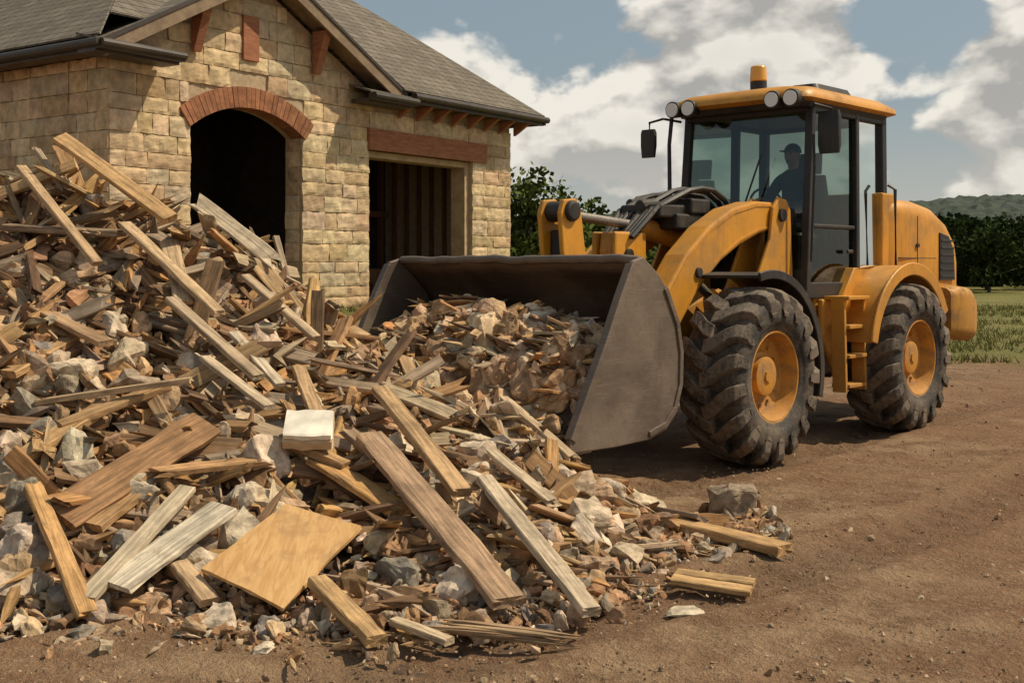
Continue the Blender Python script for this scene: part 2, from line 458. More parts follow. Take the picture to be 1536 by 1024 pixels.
me = bpy.data.meshes.new('ground'); me.from_pydata(V, [], F); me.materials.append(GM)
at = me.attributes.new('Col', 'FLOAT_COLOR', 'POINT'); at.data.foreach_set('color', TC)
me.polygons.foreach_set('use_smooth', [True] * len(F))
ob = bpy.data.objects.new('ground', me); scene.collection.objects.link(ob)

# ------------------------------------------------------------------ hills
xsH = np.linspace(-500, 900, 420); ysH = np.linspace(380, 760, 60)
V = []
for y in ysH:
    for x in xsH:
        t0 = (y - 380) / 380
        env = math.sin(min(1, t0 * 1.25) * math.pi / 2)
        hgt = 31 + 9 * noise.noise(Vector((x * .004, 2.2, 0))) + 7 * noise.noise(Vector((x * .011, 7.2, y * .004))) + 9 * smooth(100, 330, x)
        b = 3.2 * abs(noise.noise(Vector((x * .09, y * .09, 1)))) + 1.6 * noise.noise(Vector((x * .3, y * .3, 1)))
        V.append((x, y, env * hgt + b - 2.5))
nx = len(xsH)
F = [(j * nx + i, j * nx + i + 1, (j + 1) * nx + i + 1, (j + 1) * nx + i) for j in range(len(ysH) - 1) for i in range(nx - 1)]
me = bpy.data.meshes.new('hills'); me.from_pydata(V, [], F); me.materials.append(HILLM)
ob = bpy.data.objects.new('hills', me); scene.collection.objects.link(ob)

# ------------------------------------------------------------------ trees
QV = np.array([(-.5, -.5, 0), (.5, -.5, 0), (.5, .5, 0), (-.5, .5, 0)], float)
FQ = np.array([[0, 1, 2, 3]])
def leaf_cloud(acc, c, rad, n, size, base=(.055, .085, .025)):
    cc = np.array(c); rad = np.array(rad)
    clumps = []
    for k in range(max(6, n // 90)):
        v = NR.randn(3); v /= np.linalg.norm(v); clumps.append((cc + v * rad * NR.uniform(.3, .95), NR.uniform(.2, .4), NR.uniform(.6, 1.4)))
    for i in range(n):
        cp, cr, br = clumps[NR.randint(len(clumps))]
        v = NR.randn(3); v /= np.linalg.norm(v)
        pos = cp + v * rad.mean() * cr * NR.uniform(.4, 1.)
        if pos[2] < cc[2] - rad[2] * 1.02: pos[2] = cc[2] - rad[2] * NR.uniform(.4, 1)
        M = rrot(); s = size * NR.uniform(.6, 1.3)
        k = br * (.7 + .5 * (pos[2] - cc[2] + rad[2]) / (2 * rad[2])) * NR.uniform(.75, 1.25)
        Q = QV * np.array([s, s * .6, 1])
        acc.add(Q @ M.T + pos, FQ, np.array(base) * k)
def tree(name, X, Y, h, w, n=1600, size=.2, base=(.075, .095, .024)):
    e = empty(name, (X, Y, ground_z(X, Y)))
    b = MB(); zc = h * .54
    def limb(a, c, r1, r2): b.cyl(a, c, r1, 8, 0, r2)
    limb((0, 0, -.1), (.06, .02, h * .3), .027 * h, .018 * h)
    limb((.06, .02, h * .3), (0, 0, h * .8), .018 * h, .006 * h)
    for k in range(7):
        a = k * 2.4; z0 = h * (.22 + .07 * k)
        limb((.04, .02, z0), (math.cos(a) * w * .4, math.sin(a) * w * .4, z0 + h * .2), .011 * h, .003 * h)
    b.obj('trunk', BARK, e)
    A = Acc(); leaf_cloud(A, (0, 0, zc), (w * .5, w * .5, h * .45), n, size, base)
    A.obj('crown', [LEAF], e)
for (X, Y, h, w) in [(.5, 43, 5.3, 4.4), (2.9, 46, 4.4, 5), (-2.4, 47, 6., 5), (5.2, 50, 4.2, 5.5), (1.7, 40, 3.2, 3.6), (3.9, 42, 3.0, 3.6), (8., 54, 4.2, 6)]:
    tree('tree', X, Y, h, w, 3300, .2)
for (X, Y, h, w) in [(31, 78, 4.6, 8), (38, 84, 5.2, 8), (34, 86, 4.8, 9), (28, 82, 4.4, 8), (42, 88, 5.2, 9), (24.5, 80, 4.0, 8), (12, 66, 4.2, 8)]:
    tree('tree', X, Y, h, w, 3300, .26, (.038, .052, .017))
A = Acc()
for i in range(150):
    X = -25 + 120 * (i + R.random()) / 150; Y = R.uniform(92, 125); hh = R.uniform(4.8, 6.4) * (1 + (Y - 90) / 150)
    leaf_cloud(A, (X, Y, hh * .42), (R.uniform(4, 6), 3, hh * .58), 330, .7, (.026, .038, .014))
A.obj('distant_trees', [LEAF])
A = Acc()
TQ = np.array([(-.5, 0, 0), (.5, 0, 0), (.15, .12, 1), (-.05, .12, 1)], float)
GC_ = [(.15, .155, .045), (.23, .20, .075), (.12, .14, .035), (.29, .25, .11)]
for i in range(11000):
    if i < 9500: X = R.uniform(4, 26); Y = 20.5 + R.random() ** 1.4 * 30
    else: X = R.uniform(-4, 3); Y = R.uniform(19, 34)
    if noise.noise(Vector((X * .25, Y * .25, 0))) < -.28: continue
    u, v = to_building(X, Y)
    if u > -.3 and u < 11.9 and v > -.1: continue
    if Y < 23 and noise.noise(Vector((X * .5, Y * .5, 4))) < .08: continue
    gz = ground_z(X, Y)
    for k in range(4):
        hh = R.uniform(.04, .17); a = R.uniform(0, 6.28); c, s = math.cos(a), math.sin(a)
        M = np.array([[c, -s, R.uniform(-.6, .6)], [s, c, R.uniform(-.6, .6)], [0, 0, 1]])
        Q = TQ * np.array([.03, .1, hh])
        A.add(Q @ M.T + np.array([X + R.uniform(-.15, .15), Y + R.uniform(-.15, .15), gz - .01]), FQ, np.array(R.choice(GC_)) * R.uniform(.8, 1.2))
A.obj('grass', [LEAF])

# ------------------------------------------------------------------ building
bld = empty('stone_garage_building', (BO[0], BO[1], 0), BANG)
Z0 = .6; ZE = 5.12; UL = 11.55; DP = 10.; AR = 2.41; AZ = 2.19; U1, U2 = 1.7, 4.45; ZS = 4.17
G1, G2, GT = 6.4, 10.0, 4.08
GC = 3.25; GA = 7.12; GS = .53
def gable_top(u): return max(ZE, GA - GS * abs(u - GC) - .12) if u < 6.9 else ZE
b = MB(); T = .45; y0 = .025
def pr(u0, u1, z0, z1a, z1b=None, z0b=None):
    z1b = z1a if z1b is None else z1b; z0b = z0 if z0b is None else z0b
    b.prism_y([(u0, z0), (u1, z0b), (u1, z1b), (u0, z1a)], y0, T)
pr(.025, U1, Z0, gable_top(0), gable_top(U1))
pr(U2, G1, Z0, gable_top(U2), gable_top(G1)); pr(G2, UL, Z0, ZE); pr(G1, G2, GT, ZE)
N = 20
for i in range(N):
    ua = U1 + (U2 - U1) * i / N; ub = U1 + (U2 - U1) * (i + 1) / N
    za = AZ + math.sqrt(AR ** 2 - (ua - 3.075) ** 2); zb = AZ + math.sqrt(AR ** 2 - (ub - 3.075) ** 2)
    pr(ua, ub, za, gable_top(ua), gable_top(ub), zb)
b.box(.025, T, T, DP, Z0, ZE); b.box(UL - T, UL - .02, T, DP, Z0, ZE); b.box(T, UL - T, DP - T, DP, Z0, ZE)
b.obj('wall_core', MORTAR, bld)
A = Acc()
SB = [(.60, .445, .26), (.53, .385, .22), (.65, .50, .31), (.57, .41, .235), (.51, .375, .23), (.62, .47, .29), (.55, .43, .28), (.47, .335, .19)]
def block(u0, u1, z0, z1, side):
    nx_, nz_ = max(3, int((u1 - u0) / .10)), 5
    g = .006; ps = []; sd = NR.rand(3) * 30; col = jc(R.choice(SB), .07); pro = R.uniform(.0, .016)
    for j in range(nz_ + 1):
        for i in range(nx_ + 1):
            fu, fz = i / nx_, j / nz_
            u = u0 + g + (u1 - u0 - 2 * g) * fu; z = z0 + g + (z1 - z0 - 2 * g) * fz
            ed = min(fu * (u1 - u0), (1 - fu) * (u1 - u0), fz * (z1 - z0), (1 - fz) * (z1 - z0))
            d = -.002 - pro - .014 * min(1, ed / .05) - .024 * noise.noise(Vector((u * 7 + sd[0], z * 7, sd[1])))
            if ed < 1e-6: u += R.uniform(-.007, .007); z += R.uniform(-.007, .007)
            ps.append((u, d, z))
    per = [i for i in range(nx_ + 1)] + [j * (nx_ + 1) + nx_ for j in range(1, nz_ + 1)] + [nz_ * (nx_ + 1) + i for i in range(nx_ - 1, -1, -1)] + [j * (nx_ + 1) for j in range(nz_ - 1, 0, -1)]
    base = len(ps)
    for k in per: ps.append((ps[k][0], .06, ps[k][2]))
    fs = [(j * (nx_ + 1) + i, j * (nx_ + 1) + i + 1, (j + 1) * (nx_ + 1) + i + 1, (j + 1) * (nx_ + 1) + i) for j in range(nz_) for i in range(nx_)]
    m = len(per); fs += [(per[k], base + k, base + (k + 1) % m, per[(k + 1) % m]) for k in range(m)]
    P = np.array(ps)
    if side == 'L': P = np.stack([P[:, 1], P[:, 0], P[:, 2]], 1)
    if side == 'R': P = np.stack([UL - .045 - P[:, 1], P[:, 0], P[:, 2]], 1)
    if side[0] == 'J': P = np.stack([float(side[2:]) + P[:, 1] * (1 if side[1] == '-' else -1), P[:, 0], P[:, 2]], 1)
    A.add(P, np.array(fs), col)
def rows(zt, st=None):
    z = Z0
    while z < zt - .08:
        hgt = R.choice([.22, .27, .31, .36]); hgt = min(hgt, zt - z)
        if zt - z - hgt < .1: hgt = zt - z
        yield z, z + hgt; z += hgt
def fill(a, c, z0, z1, side):
    u = a
    while u < c - 1e-3:
        L = R.uniform(.3, .85)
        if c - u - L < .2: L = c - u
        block(u, min(c, u + L), z0, z1, side); u += L
for z0, z1 in rows(6.95):
    zc = (z0 + z1) / 2; L, Rr = -.0, UL
    if z1 > ZE - .02:
        hw = (GA - .12 - z1) / GS; L, Rr = GC - hw, GC + hw
        L = max(L, 0); Rr = min(Rr, 6.6)
        if Rr - L < .3: continue
    holes = []
    if z0 < ZS: holes.append((U1, U2))
    else:
        q = (AR + .33) ** 2 - (z0 - AZ) ** 2
        if q > 0 and z0 < AZ + AR + .30: hw = min(math.sqrt(q), 1.6); holes.append((3.075 - hw, 3.075 + hw))
    if z0 < GT - .12: holes.append((G1, G2))
    elif z0 < 4.5: holes.append((G1 - .06, 10.52))
    u = L
    for a, c in holes:
        if a > u: fill(u, a, z0, z1, 'F')
        u = c
    fill(u, Rr, z0, z1, 'F')
    if z1 < ZS + .25: block(.07, .45, z0, min(z1, ZS - .01), 'J-%f' % U2)
for z0, z1 in rows(ZE): fill(.0, DP, z0, z1, 'L'); fill(.0, DP, z0, z1, 'R')
nb = 30; am = math.radians(36.5)
for k in range(nb):
    a0 = -am + 2 * am * k / nb + .002; a1 = -am + 2 * am * (k + 1) / nb - .002
    ps = []
    for y in (-.055 - R.uniform(0, .012), .30):
        for a, r in ((a0, AR - .02), (a1, AR - .02), (a1, AR + .36), (a0, AR + .36)):
            ps.append((3.075 + math.sin(a) * r, y, AZ + math.cos(a) * r))
    A.add(np.array(ps), np.array([(0, 1, 2, 3), (7, 6, 5, 4), (0, 4, 5, 1), (1, 5, 6, 2), (2, 6, 7, 3), (3, 7, 4, 0)]), jc((.32, .145, .075), .14))
A.obj('stonework', [WSTONE], bld)
b = MB(); b.box(G1 - .05, 10.5, -.08, .30, GT, GT + .45); b.obj('lintel', TIMB, bld, .01)
b = MB()
b.box(G2 - .16, G2 - .002, .10, .50, Z0, GT - .002); b.box(G1 + .002, G1 + .10, .10, .50, Z0, GT - .002); b.box(G1 + .10, G2 - .16, .10, .50, GT - .14, GT - .003)
b.obj('door_frame', FRAMEW, bld, .006)
b = MB()
b.box(2.88, 3.27, -.07, .1, 5.45, 6.28); b.obj('gable_vent', TIMB, bld, .01)
b = MB()
for u in (1.75, 4.75):
    zt = GA - GS * abs(u - GC) - .1
    vs = []
    for uu in (u - .09, u + .09): vs += [(uu, -.45, zt + .02), (uu, -.07, zt + .02), (uu, -.07, zt - .80), (uu, -.13, zt - .80), (uu, -.34, zt - .25)]
    b.add(vs, [(0, 1, 2, 3, 4), (9, 8, 7, 6, 5), (0, 5, 6, 1), (1, 6, 7, 2), (2, 7, 8, 3), (3, 8, 9, 4), (4, 9, 5, 0)])
u = 7.25
while u < 11.6:
    vs = [(u, -.52, 5.10), (u, -.06, 5.10), (u, -.06, 4.82), (u, -.2, 4.9), (u + .1, -.52, 5.10), (u + .1, -.06, 5.10), (u + .1, -.06, 4.82), (u + .1, -.2, 4.9)]
    b.add(vs, [(0, 1, 2, 3), (7, 6, 5, 4), (0, 4, 5, 1), (1, 5, 6, 2), (2, 6, 7, 3), (3, 7, 4, 0)]); u += .62
b.obj('brackets', TIMB, bld, .008)
RM, t, p, _ = mat('roof_shingles')
co = t.n('ShaderNodeTexCoord').outputs['Object']
sp = t.n('ShaderNodeSeparateXYZ'); t.l(co, sp.inputs[0])
cb = t.n('ShaderNodeCombineXYZ'); t.l(t.math('ADD', sp.outputs[0], sp.outputs[1]), cb.inputs[0]); t.l(t.math('MULTIPLY', sp.outputs[2], 1.6), cb.inputs[1])
br = t.n('ShaderNodeTexBrick'); t.l(cb.outputs[0], br.inputs['Vector'])
br.inputs['Scale'].default_value = 1; br.inputs['Brick Width'].default_value = .3; br.inputs['Row Height'].default_value = .2
br.inputs['Mortar Size'].default_value = .012; br.inputs['Color1'].default_value = (.13, .112, .09, 1); br.inputs['Color2'].default_value = (.21, .18, .143, 1); br.inputs['Mortar'].default_value = (.04, .035, .028, 1)
br.inputs['Bias'].default_value = 0; br.inputs['Mortar Smooth'].default_value = .3
nn = t.noise(co, 1.2, 4, .65); n5 = t.noise(co, 25, 3, .7)
c = t.mix(t.ramp(nn, .35, .7, 0, .5), br.outputs[0], (.11, .092, .068)); c = t.mix(t.math('MULTIPLY', t.ramp(n5, .5, .7), .4), c, (.25, .215, .17))
setc(t, p, c); p.inputs['Roughness'].default_value = .95; p.inputs['Specular IOR Level'].default_value = .2
saw = t.math('FRACT', t.math('MULTIPLY', t.math('MULTIPLY', sp.outputs[2], 1.6), 5.))
hh = t.math('ADD', t.math('MULTIPLY', saw, -1.), t.math('MULTIPLY', br.outputs['Fac'], -.7)); hh = t.math('ADD', hh, t.math('MULTIPLY', n5, .4))
t.l(t.bump(hh, .9, .02), p.inputs['Normal'])
P = .8
b = MB()
rz = 5.3 + P * 5.6; rl, rr = 5.0, 6.55
b.add([(6.85, -.6, 5.3), (12.15, -.6, 5.3), (rr, 5, rz), (rl, 5, rz), (.05, .05, 5.82), (6.85, .05, 5.82)], [(0, 1, 2, 3, 4, 5)])
b.add([(-.6, -.6, 5.3), (.05, .05, 5.82), (rl, 5, rz), (-.6, 10.6, 5.3)], [(0, 1, 2, 3)])
b.add([(12.15, -.6, 5.3), (12.15, 10.6, 5.3), (rr, 5, rz)], [(0, 1, 2)])
b.add([(12.15, 10.6, 5.3), (-.6, 10.6, 5.3), (rl, 5, rz), (rr, 5, rz)], [(0, 1, 2, 3)])
e1, e2 = -.45, 6.95; ze = GA - GS * 3.7
for e in (e1, e2):
    b.add([(GC, -.47, GA + .06), (e, -.47, ze + .06), (e, .3, ze + .06), (GC, 2.0, GA + .06)], [(0, 1, 2, 3)])
b.add([(-.62, -.62, 5.24), (1.0, -.62, 5.24), (1.0, .0, 5.4), (-.62, .0, 5.4)], [(0, 1, 2, 3)])
b.add([(5.75, -.62, 5.16), (7.1, -.62, 5.16), (7.1, .0, 5.34), (5.75, .0, 5.34)], [(0, 1, 2, 3)])
ro = b.obj('roof', RM, bld)
sm = ro.modifiers.new('s', 'SOLIDIFY'); sm.thickness = .035; sm.offset = -1
b = MB()
b.cyl((7.1, -.66, 5.22), (12.22, -.66, 5.22), .075, 10); b.cyl((-.66, -.66, 5.18), (-.66, 10.6, 5.18), .075, 10)
b.box(7.1, 12.12, -.6, -.56, 5.08, 5.28); b.box(-.6, -.56, -.55, 10.5, 5.06, 5.26); b.box(12.12, 12.2, -.62, 10.6, 5.1, 5.29)
b.box(-.66, 1.0, -.7, -.56, 5.08, 5.225); b.box(-.66, 1.0, -.555, -.1, 5.04, 5.12)
b.box(5.75, 7.12, -.72, -.57, 5.0, 5.15); b.box(5.75, 7.12, -.565, -.1, 4.97, 5.05)
b.cyl((-.66, -.70, 5.17), (1.0, -.70, 5.17), .07, 10); b.cyl((5.75, -.72, 5.09), (7.14, -.72, 5.09), .07, 10)
b.obj('gutter', FASC, bld, .006)
b = MB(); b.box(6.7, 12.1, -.56, -.02, 5.125, 5.15); b.box(-.56, -.03, -.1, 10.5, 5.125, 5.15); b.box(.5, 11, .5, 9.5, 5.125, 5.15); b.obj('soffit', SOFF, bld)
b = MB()
for e in (e1, e2):
    for (ya, yb, dz, th) in ((-.53, -.475, .07, .24),):
        vs = [(GC, ya, GA + dz), (e, ya, ze + dz), (e, ya, ze + dz - th), (GC, ya, GA + dz - th), (GC, yb, GA + dz), (e, yb, ze + dz), (e, yb, ze + dz - th), (GC, yb, GA + dz - th)]
        b.add(vs, [(0, 1, 2, 3), (7, 6, 5, 4), (0, 4, 5, 1), (1, 5, 6, 2), (2, 6, 7, 3), (3, 7, 4, 0)])
    b.add([(GC, -.47, GA - .02), (e, -.47, ze - .02), (e, .03, ze - .02), (GC, .03, GA - .02)], [(0, 1, 2, 3)])
b.obj('bargeboard', RAKE, bld)
b = MB()
for e in (e1, e2):
    d = math.copysign(1, e - GC)
    vs = [(GC, -.555, GA + .13), (e + d * .04, -.555, ze + .11), (e + d * .04, -.555, ze + .045), (GC, -.555, GA + .065), (GC, -.45, GA + .13), (e + d * .04, -.45, ze + .11), (e + d * .04, -.45, ze + .045), (GC, -.45, GA + .065)]
    b.add(vs, [(0, 1, 2, 3), (7, 6, 5, 4), (0, 4, 5, 1), (1, 5, 6, 2), (2, 6, 7, 3), (3, 7, 4, 0)])
b.obj('drip_edge', FASC, bld)
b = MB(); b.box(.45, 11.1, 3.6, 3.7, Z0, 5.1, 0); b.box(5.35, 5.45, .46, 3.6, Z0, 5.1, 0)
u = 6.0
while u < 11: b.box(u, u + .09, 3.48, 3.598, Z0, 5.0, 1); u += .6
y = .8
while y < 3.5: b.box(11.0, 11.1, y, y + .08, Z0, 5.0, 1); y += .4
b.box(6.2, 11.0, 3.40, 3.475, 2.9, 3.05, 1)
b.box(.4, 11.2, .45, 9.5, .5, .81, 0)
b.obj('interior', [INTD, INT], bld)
b = MB(); b.box(9.2, 10.9, 2.6, 3.2, .81, 1.6, 0); b.box(9.0, 9.9, 1.9, 2.3, .81, 1.25, 0); b.obj('stored_crates', INT, bld, .01)

# ------------------------------------------------------------------ rubble pile
def H(X, Y, rough=True):
    r = np.interp(X, [-8, -6, -4.6, -3.45, -2.47, -1.9, -1.5, -1, -.5, 0, .4, .8, 1.1], [0, 1.3, 2.1, 2.2, 1.80, 1.56, 1.24, .93, .75, .55, .30, .10, 0])
    yr = np.interp(X, [-8, -1.7, -1, 0, .5, 1.1], [9.3, 9.3, 8.85, 8.05, 7.75, 7.6])
    yt = np.interp(X, [-8, -2, -.6, .34, .83, 1.1], [5.75, 5.62, 5.5, 5.75, 6.6, 7.3])
    if Y < yr: h = r * max(0, (Y - yt) / (yr - yt)) ** 1.08
    else: h = max(0, r - .75 * (Y - yr))
    if rough and h > .02:
        p_ = Vector((X, Y, 0)); k = min(1, h * 2.5)
        h += k * (.17 * noise.noise(p_ * 1.4) + .13 * noise.noise(p_ * 3.3) + .07 * noise.noise(p_ * 8))
    return max(h, -.02)
def Hn(X, Y):
    e = .12; dx = (H(X + e, Y) - H(X - e, Y)) / (2 * e); dy = (H(X, Y + e) - H(X, Y - e)) / (2 * e)
    return Vector((-dx, -dy, 1)).normalized()
pile = empty('rubble_pile', (-2, 7.5, 0))
PX, PY = -2, 7.5
b = MB(); gx = np.arange(-8.2, 1.5, .08); gy = np.arange(5.0, 13., .08)
b.v = [(x - PX, y - PY, H(x, y) - .06) for y in gy for x in gx]; n = len(gx)
b.f = [(j * n + i, j * n + i + 1, (j + 1) * n + i + 1, (j + 1) * n + i) for j in range(len(gy) - 1) for i in range(n - 1)]; b.m = [0] * len(b.f)
b.obj('earth_core', MUD, pile)
def inply(X, Y):
    a = (X + 1.13) * .48 + (Y - 5.93) * .88; c = (X + 1.13) * .88 - (Y - 5.93) * .48
    return (abs(a) < .42 and abs(c) < .36) or (abs(X + 1.17) < .2 and abs(Y - 6.9) < .2)
def sample_pile(ymax=10.2, thin=True):
    while True:
        X = R.uniform(-5.4, 1.25); Y = R.uniform(5.3, ymax); h_ = H(X, Y, False)
        if thin and h_ < .22 and R.random() > .35 + h_ * 3: continue
        if h_ > .015 and not inply(X, Y): return X, Y
A = Acc()
def stickdir(nrm, sp=.22):
    a = R.gauss(-.75, .6) if R.random() < .55 else R.uniform(-3.14, 3.14)
    d = Vector((math.cos(a), math.sin(a), 0)); d = (d - nrm * d.dot(nrm)).normalized()
    return (d + nrm * R.gauss(.05, sp)).normalized()
def upv(nrm, s): return nrm + Vector((R.gauss(0, s), R.gauss(0, s), R.gauss(0, s * .5)))
# fine fill, set deeper, colours darkened to paint shade into the gaps
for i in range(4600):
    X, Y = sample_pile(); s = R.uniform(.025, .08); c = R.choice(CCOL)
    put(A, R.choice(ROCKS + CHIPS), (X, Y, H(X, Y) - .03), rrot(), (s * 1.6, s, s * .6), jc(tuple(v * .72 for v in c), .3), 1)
for i in range(2500):
    X, Y = sample_pile(); s = R.uniform(.07, .19)
    put(A, R.choice(MROCK), (X, Y, H(X, Y) + R.uniform(-.06, .05)), rrot(), (s * R.uniform(.9, 1.4), s, s * R.uniform(.55, .9)), jc(R.choice(CCOL + CCOL + SCOL[:5]), .22), 1)
for i in range(1250):
    X, Y = sample_pile(); nrm = Hn(X, Y); s = R.uniform(.10, .25)
    put(A, R.choice(CURL), (X, Y, H(X, Y) + R.uniform(-.04, .05)), frame(stickdir(nrm, .3), upv(nrm, .45)), (s * 1.4, s * R.uniform(.5, .85), s * R.uniform(.2, .4)), jc(R.choice(CCOL + WCOL), .22), R.choice([0, 1]))
for i in range(300):
    X, Y = sample_pile(9.6); s = R.uniform(.15, .33)
    if Y > 7.6 and R.random() < .35: continue
    put(A, R.choice(BIGR), (X, Y, H(X, Y) + s * .05), rrot(), (s * 1.25, s, s * .75), jc(R.choice(SCOL), .12), 1)
for i in range(1500):
    X, Y = sample_pile(); nrm = Hn(X, Y); L = R.uniform(.18, .65); w = R.uniform(.018, .055)
    put(A, R.choice(SPL), (X, Y, H(X, Y) + R.uniform(-.01, .08)), frame(stickdir(nrm, .25), upv(nrm, .5)), (L, w * 1.5, w), jc(R.choice(WCOL), .25), 0)
for i in range(520):
    X, Y = sample_pile(9.9); nrm = Hn(X, Y); hh = H(X, Y, False)
    L = R.uniform(.35, 1.2) * (1.0 if hh > .5 else .6); w = R.uniform(.05, .15)
    put(A, R.choice(BOARDS), (X, Y, H(X, Y) + R.uniform(-.01, .10)), frame(stickdir(nrm, .22), upv(nrm, .5)), (L, w, R.uniform(.02, .045)), jc(R.choice(WCOL), .2), 0)
for i in range(34):
    X = R.uniform(-4.4, -1.2); Y = 9.1 + R.uniform(-.3, .3); L = R.uniform(.3, .75); a = R.uniform(.5, 2.6)
    put(A, R.choice(BOARDS + SPL), (X, Y, H(X, Y) + L * .08), frame((math.cos(a), R.uniform(-.3, .1), math.sin(a) * R.uniform(.3, 1.)), (0, -.8, .4)), (L, R.uniform(.03, .09), .025), jc(R.choice(WCOL), .2), 0)
for i in range(4200):
    X = R.uniform(-3.6, 1.7); yt = np.interp(X, [-8, -2, -.6, .34, .83, 1.1, 1.9], [5.75, 5.62, 5.5, 5.75, 6.6, 7.2, 7.7]); Y = yt + R.gauss(.12, .22)
    s = R.uniform(.012, .045) if R.random() < .84 else R.uniform(.05, .13)
    put(A, R.choice(ROCKS if s < .05 else MROCK), (X, Y, max(0, H(X, Y)) + s * .2), rrot(), (s * 1.3, s, s * .6), jc(R.choice(CCOL + SCOL), .22), 1)
    if R.random() < .10:
        put(A, R.choice(SPL), (X, Y, max(0, H(X, Y)) + .015), frame((math.cos(i), math.sin(i), R.uniform(-.05, .05)), (0, 0, 1)), (R.uniform(.06, .3), .02, .012), jc(R.choice(WCOL), .2), 0)
A.obj('debris', [WOOD, STONE], pile).location = (-PX, -PY, 0)

# ------------------------------------------------------------------ hero planks
def plank(name, p1, p2, w, th, col, up=(.1, -.45, .9), proto=None):
    a, c = Vector(p1), Vector(p2); a.z += .035; c.z += .01; L = (c - a).length; M = frame(c - a, up); mid = (a + c) / 2
    A = Acc(); V_, F_ = proto if proto else R.choice(CLEAN)
    S = V_ * np.array((L, w, th)); A.add(S, F_, (col[0], col[1] * .96, col[2] * .88), S + NR.rand(3) * 20, 0)
    ob = A.obj(name, [WOOD]); ob.matrix_world = Matrix.Translation(mid) @ Matrix(M.tolist()).to_4x4()
    return ob
G = (.05, -.1, 1)
PL = [((-.83, 7.05, .62), (-.02, 5.55, .09), .18, .05, (.43, .29, .19), G),
 ((-.86, 7.8, .82), (-.27, 6.6, .40), .12, .05, (.54, .36, .20), G),
 ((-.15, 6.65, .44), (.36, 5.5, .06), .10, .045, (.56, .46, .34), G),
 ((-2.51, 6.3, .46), (-1.93, 5.45, .05), .09, .05, (.60, .36, .16), G),
 ((-1.97, 5.55, .08), (-1.72, 6.35, .47), .10, .035, (.64, .54, .40), G),
 ((-1.86, 5.62, .12), (-1.48, 6.2, .40), .20, .03, (.70, .62, .50), G),
 ((-.92, 5.68, .13), (-.58, 5.12, .045), .10, .05, (.58, .38, .19), G),
 ((-.53, 5.38, .03), (-.27, 5.16, .03), .06, .03, (.60, .48, .33), G),
 ((.93, 7.5, .03), (1.55, 6.83, .03), .14, .06, (.58, .37, .18), G),
 ((.82, 6.15, .015), (1.20, 6.02, .015), .10, .03, (.60, .39, .19), G),
 ((.86, 6.28, .015), (1.24, 6.14, .02), .09, .03, (.54, .36, .18), G),
 ((-2.33, 6.15, .34), (-1.78, 7.0, .72), .23, .04, (.38, .22, .115), (.2, -.6, .8)),
 ((-2.70, 6.6, .56), (-2.42, 7.15, .82), .13, .05, (.54, .35, .18), G),
 ((-3.07, 7.3, .96), (-2.87, 7.9, 1.18), .12, .05, (.52, .33, .17), G),
 ((-3.46, 9.2, 2.60), (-2.45, 8.6, 1.98), .12, .05, (.62, .40, .20), (.2, -.7, .6)),
 ((-3.68, 9., 2.36), (-2.87, 8.3, 1.66), .08, .04, (.54, .38, .23), G),
 ((-2.78, 8.6, 1.92), (-1.95, 8., 1.33), .10, .04, (.58, .42, .26), G),
 ((-2.28, 8., 1.40), (-1.58, 7.5, .95), .09, .04, (.48, .37, .26), G),
 ((-2.41, 9.2, 2.12), (-1.77, 8.9, 1.68), .13, .03, (.62, .52, .39), (.2, -.8, .5)),
 ((-3.6, 8.3, 1.56), (-2.94, 7.8, 1.18), .09, .04, (.54, .38, .23), G),
 ((-3.66, 8.7, 1.90), (-2.80, 8.6, 1.88), .15, .05, (.36, .26, .18), G),
 ((-2.86, 7.2, .80), (-1.90, 7.1, .97), .05, .035, (.60, .44, .28), G),
 ((-1.95, 7.6, 1.04), (-1.45, 7.2, .80), .08, .03, (.58, .47, .34), G),
 ((-1.83, 7.9, 1.18), (-1.45, 7.5, .90), .08, .03, (.62, .53, .41), G),
 ((-1.12, 6.95, .50), (-.60, 6.45, .32), .16, .04, (.58, .34, .14), G),
 ((-.12, 7.2, .50), (.22, 6.7, .33), .08, .03, (.58, .47, .34), G),
 ((-4.0, 9.1, 2.12), (-3.34, 9.2, 2.42), .09, .04, (.58, .39, .21), (.1, -.8, .5)),
 ((-3.66, 9.25, 2.52), (-3.40, 9.1, 2.22), .05, .03, (.48, .38, .28), G),
 ((-1.92, 6.5, .50), (-1.40, 6.75, .55), .12, .035, (.50, .30, .15), G),
 ((-2.5, 8.75, 1.80), (-2.22, 8.1, 1.40), .13, .03, (.56, .41, .26), G),
 ((-1.34, 7.0, .62), (-.95, 6.85, .50), .10, .05, (.46, .29, .15), G),
 ((-1.85, 9.4, 1.85), (-1.70, 9.2, 1.45), .05, .03, (.48, .38, .28), G),
 ((-2.6, 6.9, .70), (-2.1, 7.3, .92), .11, .045, (.48, .31, .16), G),
 ((-1.0, 7.25, .62), (-.62, 6.75, .45), .09, .04, (.46, .33, .22), G),
 ((-2.15, 6.15, .28), (-1.95, 6.6, .48), .12, .045, (.48, .30, .15), G),
 ((-1.62, 5.85, .17), (-1.42, 5.62, .07), .10, .04, (.56, .40, .25), G),
 ((-1.9, 8.55, 1.55), (-1.35, 8.25, 1.15), .09, .035, (.54, .42, .29), G),
 ((-3.2, 8.0, 1.35), (-2.6, 7.7, 1.15), .12, .04, (.42, .28, .17), G),
 ((-1.4, 7.9, .95), (-1.15, 7.2, .68), .09, .04, (.52, .35, .20), G)]
for q in PL: plank('wooden_plank', q[0], q[1], q[2], q[3], q[4], q[5], R.choice(BOARDS) if R.random() < .3 else None)
